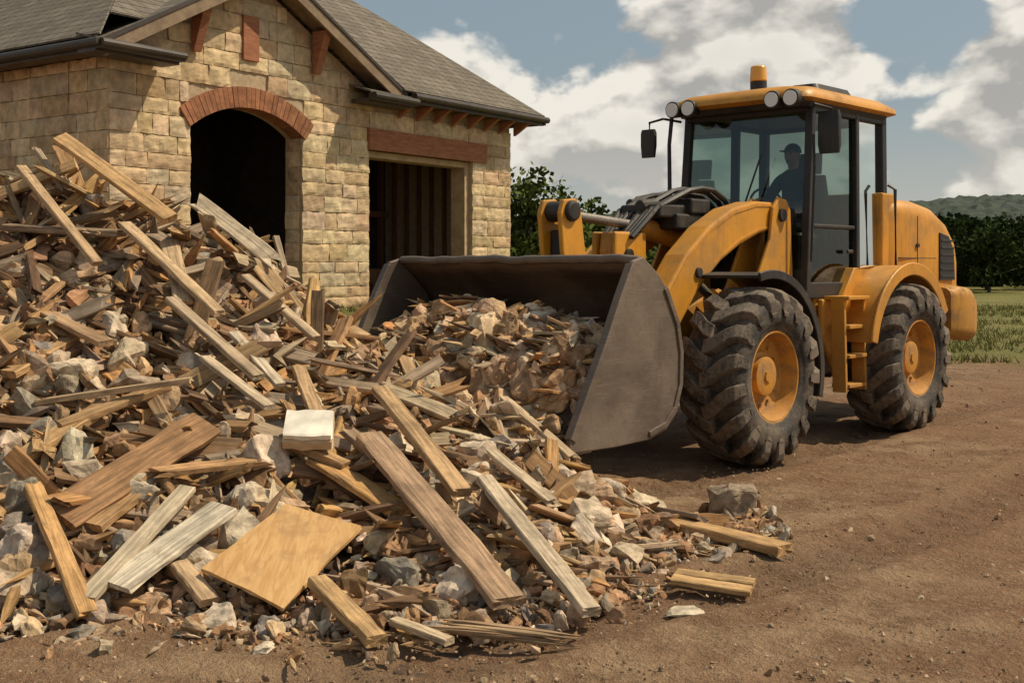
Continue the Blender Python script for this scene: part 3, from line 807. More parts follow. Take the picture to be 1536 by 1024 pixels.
for k in range(6):
    plank('wood_splinter', (-.34 + R.uniform(-.05, .1), 5.31 + R.uniform(-.04, .06), .0 + .008 * k), (.32 + R.uniform(-.12, .02), 5.2 + R.uniform(-.05, .05), .01 + .006 * k), .03, .016, jc((.38, .26, .16), .2), G, R.choice(SPL))
c4 = [Vector((-1.49, 5.75, .19)), Vector((-1.19, 6.32, .39)), Vector((-.77, 6.15, .31)), Vector((-1.05, 5.5, .07))]
b = MB(); mid = sum(c4, Vector()) / 4; nn_ = (c4[3] - c4[0]).cross(c4[1] - c4[0]).normalized()
if nn_.z < 0: nn_ = -nn_
vs = []; NG = 8
for s_ in (0, 1):
    for j in range(NG + 1):
        for i in range(NG + 1):
            a = c4[0].lerp(c4[3], i / NG); d_ = c4[1].lerp(c4[2], i / NG); q = a.lerp(d_, j / NG) - mid
            q += nn_ * (s_ * .018 + .012 * math.sin(i / NG * 3) * math.cos(j / NG * 2))
            if i in (0, NG) or j in (0, NG): q += Vector((R.uniform(-.005, .005), R.uniform(-.005, .005), 0))
            vs.append(q)
K = (NG + 1) ** 2; fs = []
for j in range(NG):
    for i in range(NG):
        a = j * (NG + 1) + i; f_ = (a, a + 1, a + NG + 2, a + NG + 1); fs.append(f_); fs.append(tuple(K + x for x in f_[::-1]))
per = [i for i in range(NG + 1)] + [j * (NG + 1) + NG for j in range(1, NG + 1)] + [NG * (NG + 1) + i for i in range(NG - 1, -1, -1)] + [j * (NG + 1) for j in range(NG - 1, 0, -1)]
for k in range(len(per)): a, c = per[k], per[(k + 1) % len(per)]; fs.append((a, c, K + c, K + a))
b.add(vs, fs)
PLYM, t, p, _ = mat('plywood_face')
co = t.n('ShaderNodeTexCoord').outputs['Object']; mp = t.n('ShaderNodeMapping'); t.l(co, mp.inputs[0]); mp.inputs['Rotation'].default_value = (0, 0, -.5); mp.inputs['Scale'].default_value = (18, 3, 3)
g = t.noise(mp.outputs[0], 1.6, 5, .6, 1.); g2 = t.noise(co, 6, 6, .65)
c = t.mix(t.ramp(g, .35, .65), (.46, .25, .085), (.58, .35, .14)); c = t.mix(t.math('MULTIPLY', t.ramp(g2, .48, .68), .5), c, (.29, .165, .075))
setc(t, p, c); p.inputs['Roughness'].default_value = .7; t.l(t.bump(g, .2, .004), p.inputs['Normal'])
b.obj('plywood_sheet', PLYM, loc=mid)
A = Acc(); V_, F_ = board_proto(6, .02, bow=.02); S = V_ * np.array((.27, .24, .04)); A.add(S, F_, (.76, .70, .58), S, 0); S2 = V_ * np.array((.28, .25, .07)) + np.array((.0, .0, -.055)); A.add(S2, F_, (.54, .39, .24), S2, 0)
PLS = attr_stone('plaster', 10, .004, .84, 1.05)
ob = A.obj('plaster_slab', [PLS]); ob.location = (-1.17, 6.92, .74); ob.rotation_euler = (math.radians(30), math.radians(2), math.radians(6))
def boulder(name, X, Y, s, col, z=None, i=0):
    A = Acc(); V_, F_ = rock_proto(13, 5, .10); A.add(V_ * np.array(s), F_, col)
    o_ = A.obj(name, [STONE]); o_.location = (X, Y, (H(X, Y) if z is None else z) + s[2] * .32); o_.rotation_euler = (R.uniform(-.2, .2), R.uniform(-.2, .2), R.uniform(0, 6)); return o_
boulder('boulder', 1.46, 7.95, (.36, .32, .30), (.34, .26, .18), 0)
boulder('boulder', .42, 6.75, (.32, .30, .32), (.56, .44, .31))
for (X, Y, s) in [(.62, 7.6, .22), (.9, 7.85, .17), (.75, 7.2, .14), (.62, 6.5, .18), (.42, 6.25, .18), (-2.45, 6.05, .28), (-2.3, 6.5, .22), (-2.1, 5.7, .18), (-1.35, 5.5, .17), (-.35, 5.65, .18), (-.5, 5.95, .17), (.05, 6.9, .18), (1.0, 7.4, .1), (.75, 6.75, .16), (-2.38, 7.6, .28), (-2.7, 8.1, .28), (-1.9, 5.55, .16), (-1.1, 5.4, .12), (.3, 6.3, .18), (.15, 7.3, .2), (-.2, 7.45, .22), (-3.1, 8.5, .3), (-2.6, 5.8, .22)]:
    boulder('stone', X, Y, (s * 1.25, s, s * .85), jc(R.choice(SCOL), .12))
A = Acc(); S = CHIPS[3][0] * np.array((.24, .2, .02)); A.add(S, CHIPS[3][1], (.54, .45, .33)); o_ = A.obj('flagstone', [STONE]); o_.location = (.83, 5.7, .012)
A = Acc()
for i in range(7000):
    Y = 4.3 + R.random() ** 1.4 * 15; X = R.uniform(-.45, .45) * Y
    if H(X, Y, False) > .1: continue
    s = R.uniform(.006, .02) if R.random() < .96 else R.uniform(.02, .045)
    z = ground_z(X, Y)
    put(A, ROCKS[R.randint(0, 23)], (X, Y, z + s * .1), rrot(), (s * 1.3, s, s * .6), jc(R.choice([(.40, .27, .165), (.48, .345, .225), (.29, .185, .105), (.43, .31, .20)]), .15), 0)
A.obj('gravel', [STONE])

# ------------------------------------------------------------------ wheel loader
HD = math.radians(227.55)
ld = empty('wheel_loader', (2.26, 11.85, 0), HD)
FX, RX, WZ, TR = 1.415, -1.415, .735, .97
def rr(hw, z0, z1, r, x, n=5, rb=.04):
    pts = []
    for cy, cz, a0, rad in ((hw - rb, z0 + rb, -90, rb), (hw - r, z1 - r, 0, r), (-hw + r, z1 - r, 90, r), (-hw + rb, z0 + rb, 180, rb)):
        for k in range(n + 1):
            a = math.radians(a0 + 90 * k / n); pts.append((x, cy + rad * math.cos(a), cz + rad * math.sin(a)))
    return pts
def rrxy(x0, x1, y0, y1, r, z, n=5):
    pts = []
    for cx, cy, a0 in ((x1 - r, y0 + r, -90), (x1 - r, y1 - r, 0), (x0 + r, y1 - r, 90), (x0 + r, y0 + r, 180)):
        for k in range(n + 1):
            a = math.radians(a0 + 90 * k / n); pts.append((cx + r * math.cos(a), cy + r * math.sin(a), z))
    return pts
def wheel(name, x, side):
    e = empty(name, (x, side * TR, WZ), 0 if side > 0 else math.pi); e.parent = ld
    b = MB()
    b.revolve([(.37, .20), (.385, .235), (.41, .25), (.44, .258), (.445, .266), (.50, .274), (.58, .272), (.63, .255), (.66, .20), (.668, .0), (.66, -.20), (.63, -.255), (.58, -.272), (.50, -.274), (.40, -.245), (.37, -.20)], 72)
    b.obj('tyre', RUB, e, smooth=True, autos=60)
    b = MB(); NL = 17
    for sgn in (1, -1):
        for k in range(NL):
            th0 = 2 * math.pi * (k + (.5 if sgn < 0 else 0)) / NL
            S = [(-.03, .752, .64, 0., .085), (.06, .752, .64, .055, .088), (.14, .746, .64, .15, .088), (.21, .732, .62, .215, .088), (.268, .70, .58, .25, .085), (.292, .635, .54, .262, .07), (.288, .56, .50, .265, .05)]
            secs = []
            for s_, ro_, ri_, dt, hw in S:
                sc = []
                for r_, tt in ((ri_, -hw * 1.2), (ro_, -hw), (ro_, hw), (ri_, hw * 1.2)):
                    a = th0 + dt + tt; sc.append((r_ * math.cos(a), sgn * s_, r_ * math.sin(a)))
                secs.append(sc)
            b.loft(secs)
    b.obj('tread', TRD, e, bevel=.01)
    b = MB()
    b.revolve([(.37, .19), (.385, .225), (.37, .235), (.355, .20), (.34, .15), (.325, .10), (.30, .085), (.22, .07), (.20, .10), (.165, .105), (.16, .15), (.12, .16), (.001, .16)], 48)
    b.obj('rim', YRIM, e, smooth=True, autos=25)
    b = MB()
    for k in range(12):
        a = k * math.pi / 6; b.cyl((math.cos(a) * .255, .07, math.sin(a) * .255), (math.cos(a) * .255, .10, math.sin(a) * .255), .016, 6)
    b.cyl((0, .155, 0), (0, .175, 0), .05, 8)
    b.revolve([(.372, .232), (.392, .237), (.392, .20)], 48)
    b.obj('wheel_nuts', YRIM, e)
    b = MB(); b.cyl((0, -.2, 0), (0, .06, 0), .33, 32); b.obj('brake_drum', DGR, e)
for x in (FX, RX):
    for s in (1, -1): wheel('wheel', x, s)
b = MB()
for x in (FX, RX): b.cyl((x, -.8, WZ), (x, .8, WZ), .13, 16); b.cyl((x, -.22, WZ), (x, .22, WZ), .26, 20)
b.obj('axles', DGR, ld, smooth=True)
b = MB(); b.prism_y([(.25, .55), (.25, 1.25), (.9, 1.45), (1.8, 1.2), (2.0, .8), (1.7, .5)], -.34, .34)
b.obj('front_frame', YEL, ld, .02)
b = MB(); b.box(-3.1, -.15, -.48, .48, .55, 1.3); b.box(-.15, .3, -.2, .2, .6, .8); b.box(-.15, .3, -.2, .2, 1.0, 1.2); b.cyl((.08, 0, .5), (.08, 0, 1.3), .09, 16); b.obj('rear_frame', DGR, ld, .02)
b = MB()
for s in (1, -1):
    for ya, yb in ((.30, .335), (.585, .62)):
        b.prism_y([(.05, 1.15), (.12, 2.18), (.2, 2.28), (.34, 2.30), (.44, 2.2), (.50, 1.9), (.75, 1.5), (1.0, 1.2)], s * ya, s * yb)
b.obj('lift_tower', YEL, ld, .012)
def offset_poly(pts, ws):
    up = []; dn = []
    for i, (x, z) in enumerate(pts):
        a = pts[max(0, i - 1)]; c = pts[min(len(pts) - 1, i + 1)]
        dx, dz = c[0] - a[0], c[1] - a[1]; l = math.hypot(dx, dz); nx_, nz_ = -dz / l, dx / l
        up.append((x + nx_ * ws[i], z + nz_ * ws[i])); dn.append((x - nx_ * ws[i], z - nz_ * ws[i]))
    return up + dn[::-1]
armc = [(.12, 2.10), (.32, 2.13), (.65, 2.10), (1.0, 2.01), (1.35, 1.85), (1.68, 1.62), (1.95, 1.34), (2.2, 1.05), (2.5, .82), (2.85, .68)]
arm = offset_poly(armc, [.07, .12, .15, .17, .175, .175, .17, .16, .14, .10])
b = MB()
for s in (1, -1): b.prism_y(arm, s * .345, s * .575)
b.cyl((2.0, -.35, 1.3), (2.0, .35, 1.3), .14, 20); b.box(1.75, 2.2, -.13, -.09, 1.2, 1.95); b.box(1.75, 2.2, .09, .13, 1.2, 1.95)
b.obj('lift_arms', YEL, ld, .02)
b = MB()
for off in (1, -1):
    e_ = offset_poly(armc[1:-1], [.09 + .05 * math.sin(i / 7 * 3.14) for i in range(8)])
    hlf = e_[:8] if off > 0 else e_[8:]
    for s in (1, -1):
        for i in range(7): b.beam((hlf[i][0], s * .577, hlf[i][1]), (hlf[i + 1][0], s * .577, hlf[i + 1][1]), .010, .02, up=(0, 0, 1))
b.obj('arm_weld_strips', YEL, ld)
b = MB()
for s in (1, -1):
    b.cyl((.3, s * .28, 2.13), (.3, s * .65, 2.13), .06, 20); b.cyl((.85, s * .64, 1.0), (.85, s * .28, 1.0), .05, 16); b.cyl((1.62, s * .3, 1.6), (1.62, s * .6, 1.6), .045, 16)
    b.cyl((2.85, s * .3, .68), (2.85, s * .65, .68), .06, 16)
b.cyl((2.78, -.16, 2.08), (2.78, .16, 2.08), .055, 16); b.cyl((2.02, -.16, 1.75), (2.02, .16, 1.75), .055, 16)
b.obj('pins', BLK, ld, .006)
b = MB()
for s in (1, -1): b.cyl((.55, s * .46, .95), (1.25, s * .46, 1.38), .075, 20)
b.cyl((.75, 0, 1.85), (1.75, 0, 2.02), .095, 24); b.obj('hydraulic_cylinders', YEL, ld, smooth=True)
b = MB()
for s in (1, -1): b.cyl((1.2, s * .46, 1.35), (1.62, s * .46, 1.6), .04, 16)
b.cyl((1.7, 0, 2.01), (2.72, 0, 2.08), .042, 16); b.obj('cylinder_rods', CHROME, ld, smooth=True)
b = MB()
ck = offset_poly([(2.60, 1.05), (2.66, 1.4), (2.74, 1.8), (2.78, 2.10), (2.79, 2.20)], [.10, .13, .14, .13, .08])
for ya, yb in ((-.13, -.085), (.085, .13)): b.prism_y(ck, ya, yb)
ck2 = offset_poly([(1.95, 1.25), (2.0, 1.5), (2.05, 1.8), (2.06, 1.95)], [.1, .13, .12, .08]); b.prism_y(ck2, -.07, .07)
b.beam((2.0, 0, 1.3), (2.9, 0, .95), .1, .14)
b.obj('bucket_lever', YEL, ld, .012)
b = MB(); b.cyl((2.78, -.17, 2.1), (2.78, .17, 2.1), .085, 20); b.box(2.66, 2.80, -.084, .084, 1.35, 1.95)
b.box(.85, 1.5, -.28, .28, 1.98, 2.12); b.box(1.2, 1.7, -.2, .24, 2.08, 2.2); b.cyl((.7, -.2, 2.2), (1.5, -.25, 2.22), .05, 10)
b.box(1.0, 1.3, -.3, .3, 2.12, 2.26); b.cyl((1.5, .05, 2.2), (1.75, .05, 2.18), .06, 12)
b.obj('valve_block', BLK, ld, .02)
b = MB()
for k in range(9):
    y = -.26 + k * .065; h_ = R.uniform(-.04, .1)
    b.tube([(.45, y, 1.75), (.52, y * 1.05, 1.92), (.6, y * 1.1, 2.05 + h_), (.75, y * 1.1, 2.18 + h_), (.9, y, 2.26 + h_), (1.1, y, 2.27 + h_), (1.3, y * .9 + .03, 2.24 + h_), (1.7, y * .8, 2.12 + h_ * .5), (2.0, y * .6, 1.9)], .026, 6)
b.tube([(.1, -.3, 2.2), (.3, -.35, 2.34), (.6, -.4, 2.38), (1.1, -.45, 2.3), (1.6, -.3, 2.1)], .018, 6)
b.obj('hydraulic_hoses', BLK, ld, smooth=True)
def arc_pts(cx, cz, r, a0, a1, th, n=18):
    o_ = [(cx + r * math.cos(math.radians(a0 + (a1 - a0) * k / n)), cz + r * math.sin(math.radians(a0 + (a1 - a0) * k / n))) for k in range(n + 1)]
    i_ = [(cx + (r - th) * math.cos(math.radians(a0 + (a1 - a0) * k / n)), cz + (r - th) * math.sin(math.radians(a0 + (a1 - a0) * k / n))) for k in range(n + 1)]
    return o_ + i_[::-1]
b = MB()
for s in (1, -1):
    b.prism_y(arc_pts(FX - .04, WZ, .87, 76, 196, .03), s * .58, s * 1.14)
    b.prism_y(arc_pts(FX - .04, WZ, .89, 76, 196, .075), s * 1.14, s * 1.165)
b.obj('front_mudguards', BLK, ld, .006, smooth=True)
b = MB()
for s in (1, -1):
    b.prism_y(arc_pts(RX, WZ, .93, 12, 150, .045), s * .6, s * 1.12)
    b.prism_y(arc_pts(RX, WZ, .96, 12, 152, .13), s * 1.12, s * 1.15)
    b.prism_y([(RX - .80, 1.1), (RX - .9, 1.3), (RX - .6, 1.62), (RX + .6, 1.64), (RX + .9, 1.3), (RX + .8, 1.12), (RX + .6, 1.42), (RX, 1.66), (RX - .6, 1.42)], s * .62, s * .80)
b.obj('rear_mudguards', YEL, ld, .01, smooth=True)
b = MB()
b.loft([rr(.74, 1.35, 2.34, .14, -1.62), rr(.80, 1.32, 2.37, .16, -1.75), rr(.82, 1.30, 2.37, .18, -2.3), rr(.82, 1.30, 2.32, .20, -2.75), rr(.81, 1.30, 2.21, .22, -3.08), rr(.80, 1.30, 2.05, .2, -3.28), rr(.77, 1.32, 1.84, .14, -3.40), rr(.74, 1.34, 1.62, .08, -3.43)])
b.obj('engine_hood', YEL, ld, smooth=True, autos=40)
b = MB()
for s in (1, -1):
    b.prism_y([(-2.80, 1.50), (-2.80, 2.03), (-3.04, 1.99), (-3.17, 1.84), (-3.21, 1.50)], s * .70, s * .835)
    for k in range(6): b.box(-3.17, -2.83, s * .836 - .004, s * .836 + .006, 1.53 + k * .08, 1.553 + k * .08)
    b.box(-2.245, -2.235, s * .80, s * .823, 1.45, 2.2); b.box(-2.72, -1.8, s * .80, s * .8225, 1.74, 1.748); b.box(-2.26, -2.20, s * .82, s * .84, 1.86, 1.90)
b.box(-3.45, -3.42, -.5, .5, 1.36, 1.6)
b.obj('hood_grille', BLK, ld, .003)
b = MB()
b.loft([rr(.95, .88, 1.42, .1, -2.82, rb=.1), rr(1.02, .85, 1.44, .12, -3.0, rb=.12), rr(1.02, .82, 1.42, .14, -3.3, rb=.14), rr(.98, .80, 1.36, .16, -3.47, rb=.14), rr(.88, .86, 1.28, .14, -3.55, rb=.12)])
b.obj('counterweight', CWT, ld, smooth=True, autos=40)
b = MB()
b.box(-1.66, -.16, -.72, .72, 1.05, 1.36); b.box(-1.85, -1.52, -.76, .76, 1.25, 2.42)
b.prism_y([(-.16, 1.0), (-.16, 1.34), (-.62, 1.34), (-.62, .62), (-.45, .58)], .74, .80)
b.prism_y([(-.16, 1.0), (-.16, 1.34), (-.62, 1.34), (-.62, .62), (-.45, .58)], -.80, -.74)
b.obj('body', YEL, ld, .02)
b = MB()
for s in (1, -1):
    b.box(-.66, -.22, s * .78, s * 1.04, 1.335, 1.37)
    for z in (.50, .78, 1.06): b.box(-.62, -.26, s * .84, s * 1.03, z, z + .035)
    b.beam((-.24, s * .94, .46), (-.24, s * .92, 1.34), .04, .14, up=(0, 1, 0)); b.beam((-.64, s * .94, .46), (-.64, s * .92, 1.34), .04, .14, up=(0, 1, 0))
b.obj('steps', YEL, ld, .006)
b = MB(); b.box(-.75, -.12, -.7, .76, .62, 1.03); b.obj('tank', DGR, ld, .03)
b = MB()
cy = .71
def post(a, c, w=.07, h=.07): b.beam(a, c, w, h, up=(0, 1, 0))
for s in (1, -1):
    post((.02, s * cy, 1.36), (-.14, s * (cy - .02), 3.24), .075, .08)
    post((-1.0, s * cy, 1.36), (-1.02, s * (cy - .02), 3.24), .07, .09)
    post((-1.62, s * cy, 1.36), (-1.62, s * (cy - .02), 3.24), .10, .09)
    b.box(-1.6, .02, s * (cy + .002) - .035, s * (cy + .002) + .035, 1.345, 1.50)
    b.box(-1.6, -.14, s * (cy - .02) - .04, s * (cy - .02) + .04, 3.13, 3.24)
    b.box(-.86, -.74, s * (cy + .035), s * (cy + .06), 1.78, 1.82); b.box(-.95, -.1, s * (cy - .03), s * (cy + .03), 2.02, 2.06)
b.box(-.18, -.08, -.69, .69, 3.13, 3.24); b.box(-1.66, -1.58, -.69, .69, 3.13, 3.24)
b.box(-.04, .05, -.70, .70, 1.38, 1.62); b.box(-1.66, -1.58, -.69, .69, 1.36, 2.3)
b.box(-1.62, .0, -.69, .69, 1.34, 1.40)
b.obj('cab_frame', BLK, ld, .012)
b = MB()
b.add([(.0, -.68, 1.6), (.0, .68, 1.6), (-.14, .66, 3.15), (-.14, -.66, 3.15)], [(0, 1, 2, 3)])
for s in (1, -1):
    b.add([(-.03, s * .705, 1.46), (-.97, s * .705, 1.46), (-.99, s * .69, 3.15), (-.17, s * .69, 3.15)], [(0, 1, 2, 3)])
    b.add([(-1.04, s * .705, 1.46), (-1.58, s * .705, 1.46), (-1.58, s * .69, 3.15), (-1.05, s * .69, 3.15)], [(0, 1, 2, 3)])
b.add([(-1.63, -.66, 2.3), (-1.63, .66, 2.3), (-1.63, .66, 3.15), (-1.63, -.66, 3.15)], [(0, 1, 2, 3)])
b.obj('cab_windows', GL, ld)
b = MB()
b.loft([rrxy(-1.78, .10, -.76, .76, .16, 3.22), rrxy(-1.90, .17, -.80, .80, .18, 3.25), rrxy(-1.88, .16, -.79, .79, .18, 3.30), rrxy(-1.74, .04, -.70, .70, .2, 3.37), rrxy(-1.5, -.15, -.5, .5, .2, 3.41)])
b.obj('cab_roof', YEL, ld, smooth=True, autos=50)
b = MB(); b.loft([rrxy(-1.72, .05, -.73, .73, .12, 3.17), rrxy(-1.76, .09, -.755, .755, .15, 3.218)]); b.loft([rrxy(-1.0, -.2, .35, .72, .06, 3.33), rrxy(-.95, -.25, .4, .68, .06, 3.42)]); b.obj('roof_lining', BLK, ld)
b = MB(); b2 = MB()
for y in (-.68, -.49, .46, .66):
    b.cyl((.05, y, 3.25), (.20, y, 3.235), .075, 20, 0, .085); b2.cyl((.20, y, 3.235), (.215, y, 3.234), .07, 20)
b.cyl((-.5, -.1, 3.40), (-.5, -.1, 3.54), .085, 16)
for sg, yy_, xx_ in ((-1, -1.02, .12), (1, .92, -.10)):
    b.tube([(-.05, sg * .74, 3.14), (.10, sg * .86, 3.17), (xx_, yy_, 3.14), (xx_, yy_, 3.0)], .014, 6)
b.loft([rrxy(.10, .145, -1.11, -.95, .02, 2.78), rrxy(.09, .15, -1.12, -.94, .02, 2.90), rrxy(.09, .15, -1.12, -.94, .02, 3.03), rrxy(.10, .145, -1.11, -.95, .02, 3.07)])
b.loft([rrxy(-.13, -.08, .80, 1.0, .02, 2.72), rrxy(-.14, -.07, .79, 1.01, .02, 2.80), rrxy(-.14, -.07, .79, 1.01, .02, 3.06), rrxy(-.13, -.08, .80, 1.0, .02, 3.12)])
b.tube([(.06, -.78, 3.2), (.08, -.80, 2.9), (.10, -.78, 2.4), (.16, -.72, 2.1)], .022, 6)
b.tube([(-.02, .78, 2.9), (.0, .80, 2.6), (.02, .78, 1.7)], .014, 6)
b.tube([(-1.56, .80, 2.5), (-1.6, .86, 2.45), (-1.62, .86, 1.5), (-1.6, .8, 1.4)], .018, 6)
b.tube([(.05, -.1, 1.65), (.07, .1, 2.3), (.03, .25, 2.75)], .01, 5)
b.tube([(-1.7, -.5, 3.33), (-1.72, -.5, 3.47)], .03, 6)
b.obj('cab_fittings', BLK, ld, smooth=True)
b2.obj('work_lights', LENS, ld)
b = MB(); b.cyl((-.5, -.1, 3.54), (-.5, -.1, 3.70), .088, 20, 0, .078); b.obj('beacon', AMB, ld, .015, smooth=True)
b = MB()
b.loft([rrxy(-1.25, -.72, -.26, .26, .06, 1.85), rrxy(-1.28, -.70, -.27, .27, .08, 1.95), rrxy(-1.25, -.74, -.24, .24, .08, 2.0)])
b.loft([rrxy(-1.30, -1.18, -.26, .26, .06, 1.9), rrxy(-1.36, -1.22, -.27, .27, .06, 2.3), rrxy(-1.40, -1.28, -.2, .2, .05, 2.62)]); b.loft([rrxy(-1.44, -1.32, -.13, .13, .05, 2.64), rrxy(-1.46, -1.34, -.13, .13, .05, 2.86)])
b.box(-1.2, -.8, -.2, .2, 1.4, 1.86); b.box(-.3, -.06, -.6, .6, 1.4, 1.95); b.box(-1.2, -.6, -.62, -.38, 1.4, 2.12); b.cyl((-.3, 0, 1.85), (-.5, 0, 2.25), .04, 10)
SWC = Vector((-.5, 0, 2.27))
b.tube([(SWC.x + .08 * math.cos(a), .19 * math.sin(a), SWC.z + .17 * math.cos(a)) for a in [k * math.pi / 10 for k in range(21)]], .015, 6)
b.box(-.12, -.04, .30, .55, 1.95, 2.2)
b.obj('cab_interior', BLK, ld, .01)

# operator seated in the cab
op = empty('operator', (2.26, 11.85, 0), HD)
def skin_obj(name, verts, edges, radii, m, parent, root=0):
    me = bpy.data.meshes.new(name); me.from_pydata(verts, edges, []); me.materials.append(m)
    ob = bpy.data.objects.new(name, me); scene.collection.objects.link(ob); ob.parent = parent
    ob.modifiers.new('skin', 'SKIN')
    if me.skin_vertices:
        for i, r_ in enumerate(radii):
            me.skin_vertices[0].data[i].radius = (r_, r_)
        me.skin_vertices[0].data[root].use_root = True
    s_ = ob.modifiers.new('sub', 'SUBSURF'); s_.levels = 2; s_.render_levels = 2
    return ob
try:
    vv = [(-1.02, 0, 2.10), (-1.06, 0, 2.30), (-1.08, 0, 2.48), (-1.06, 0, 2.60), (-1.04, 0, 2.69)]; ee = [(0, 1), (1, 2), (2, 3), (3, 4)]; rad = [.15, .14, .155, .10, .055]
    for s in (1, -1):
        i = len(vv); vv += [(-1.06, s * .18, 2.55), (-.90, s * .25, 2.32), (-.66, s * .21, 2.27), (-.56, s * .19, 2.28)]; ee += [(3, i), (i, i + 1), (i + 1, i + 2), (i + 2, i + 3)]; rad += [.075, .052, .042, .032]
    skin_obj('torso_and_arms', vv, ee, rad, CLOTH, op)
    vv = [(-1.02, 0, 2.08)]; ee = []; rad = [.14]
    for s in (1, -1):
        i = len(vv); vv += [(-.98, s * .11, 2.07), (-.58, s * .17, 2.10), (-.48, s * .17, 1.74), (-.46, s * .17, 1.52), (-.32, s * .18, 1.48)]; ee += [(0, i), (i, i + 1), (i + 1, i + 2), (i + 2, i + 3), (i + 3, i + 4)]; rad += [.10, .07, .055, .045, .04]
    skin_obj('legs', vv, ee, rad, DENIM, op)
except Exception as ex: print('skin', ex)
b = MB()
def ell(c, rx, ry, rz_, n=16, m_=10, mi=0, z0=-1.):
    secs = []
    for j in range(m_ + 1):
        ph = -math.pi / 2 + math.pi * j / m_; zz = math.sin(ph)
        if zz < z0: continue
        rad_ = max(.02, math.cos(ph)) * (1 - .14 * max(0, -zz))
        secs.append([(c[0] + rx * rad_ * math.cos(2 * math.pi * k / n), c[1] + ry * rad_ * math.sin(2 * math.pi * k / n), c[2] + rz_ * zz) for k in range(n)])
    b.loft(secs, mi)
hc = (-1.01, 0, 2.81)
ell(hc, .098, .078, .122); b.loft([[(hc[0] + .085, -.012, hc[2] + .02), (hc[0] + .085, .012, hc[2] + .02), (hc[0] + .09, 0, hc[2] + .025)], [(hc[0] + .09, -.018, hc[2] - .03), (hc[0] + .09, .018, hc[2] - .03), (hc[0] + .12, 0, hc[2] - .028)]])
for s in (1, -1): ell((hc[0] - .005, s * .08, hc[2] - .005), .02, .01, .032, 8, 6); ell((hc[0] + .087, s * .03, hc[2] + .018), .01, .014, .008, 8, 6, 1)
b.box(hc[0] + .082, hc[0] + .094, -.022, .022, hc[2] - .062, hc[2] - .055, 1)
b.cyl((-1.04, 0, 2.66), (-1.01, 0, 2.76), .052, 12)
ell((hc[0] - .01, 0, hc[2] + .035), .108, .09, .10, mi=1, z0=-.05); b.box(hc[0] + .06, hc[0] + .16, -.06, .06, hc[2] + .038, hc[2] + .05, 1)
for s in (1, -1):
    ell((-.545, s * .185, 2.285), .045, .03, .03, 10, 6)
    for k in range(4):
        zf = 2.305 - k * .018; L_ = [.034, .040, .037, .028][k]
        b.tube([(-.52, s * .185, zf), (-.52 + L_, s * .195, zf + .004), (-.52 + L_ + .01, s * .175, zf), (-.52 + L_ - .008, s * .165, zf - .002)], .009, 6)
    b.tube([(-.56, s * .165, 2.30), (-.53, s * .15, 2.315), (-.50, s * .155, 2.315)], .010, 6)
b.obj('head_and_hands', [SKIN, BLK], op, smooth=True, autos=50)

# bucket
PR = [(3.36, 1.70), (3.24, 1.60), (3.08, 1.44), (2.97, 1.24), (2.92, 1.02), (2.93, .80), (3.0, .63), (3.13, .51), (3.32, .46), (3.7, .45), (4.16, .45)]
BW = 1.25
b = MB(); NY = 30; vs = []
for k in range(NY + 1):
    y = -BW + 2 * BW * k / NY
    for (x, z) in PR:
        dn = .03 * noise.noise(Vector((y * 2.2, x * 2, z * 2)))
        zz = z + (.02 * noise.noise(Vector((y * 3, 0, 5))) if z > 1.65 else 0); vs.append((x + dn, y, zz))
n = len(PR)
b.add(vs, [(k * n + i, k * n + i + 1, (k + 1) * n + i + 1, (k + 1) * n + i) for k in range(NY) for i in range(n - 1)])
bo = b.obj('bucket_shell', BUCKIN, ld, smooth=True, autos=50)
sm = bo.modifiers.new('s', 'SOLIDIFY'); sm.thickness = .03; sm.offset = 0
b = MB()
side = [(3.38, 1.72), (3.20, 1.60), (3.04, 1.44), (2.93, 1.24), (2.88, 1.02), (2.89, .78), (2.96, .59), (3.10, .47), (3.30, .42), (3.7, .41), (4.2, .42), (4.19, .50), (3.98, .82), (3.80, 1.12), (3.64, 1.42), (3.50, 1.69)]
for s in (1, -1): b.prism_y(side, s * (BW + .002), s * (BW + .04))
b.obj('bucket_side_plates', BUCK, ld, .008)
b = MB()
for s in (1, -1):
    e_ = offset_poly([(4.17, .50), (3.98, .82), (3.80, 1.12), (3.64, 1.42), (3.50, 1.66)], [.03] * 5); b.prism_y(e_, s * (BW - .012), s * (BW + .052))
    e_ = offset_poly([(3.12, 1.50), (2.97, 1.24), (2.92, 1.02), (2.93, .79), (3.0, .62), (3.12, .51), (3.32, .46)], [.022] * 7); b.prism_y(e_, s * (BW + .03), s * (BW + .055))
b.box(3.95, 4.24, -BW - .03, BW + .03, .402, .432)
pts = [(3.37 + .02 * noise.noise(Vector((k * .5, 0, 0))), -BW + 2 * BW * k / 30, 1.705 + .022 * noise.noise(Vector((k * .35, 3, 0)))) for k in range(31)]
b.tube(pts, .034, 8)
for y in (-.5, .5): b.prism_y([(2.7, .55), (2.7, .85), (2.93, 1.2), (2.98, .6)], y - .12, y - .08); b.prism_y([(2.7, .55), (2.7, .85), (2.93, 1.2), (2.98, .6)], y + .08, y + .12)
b.obj('bucket_edges', BUCK, ld, .006)

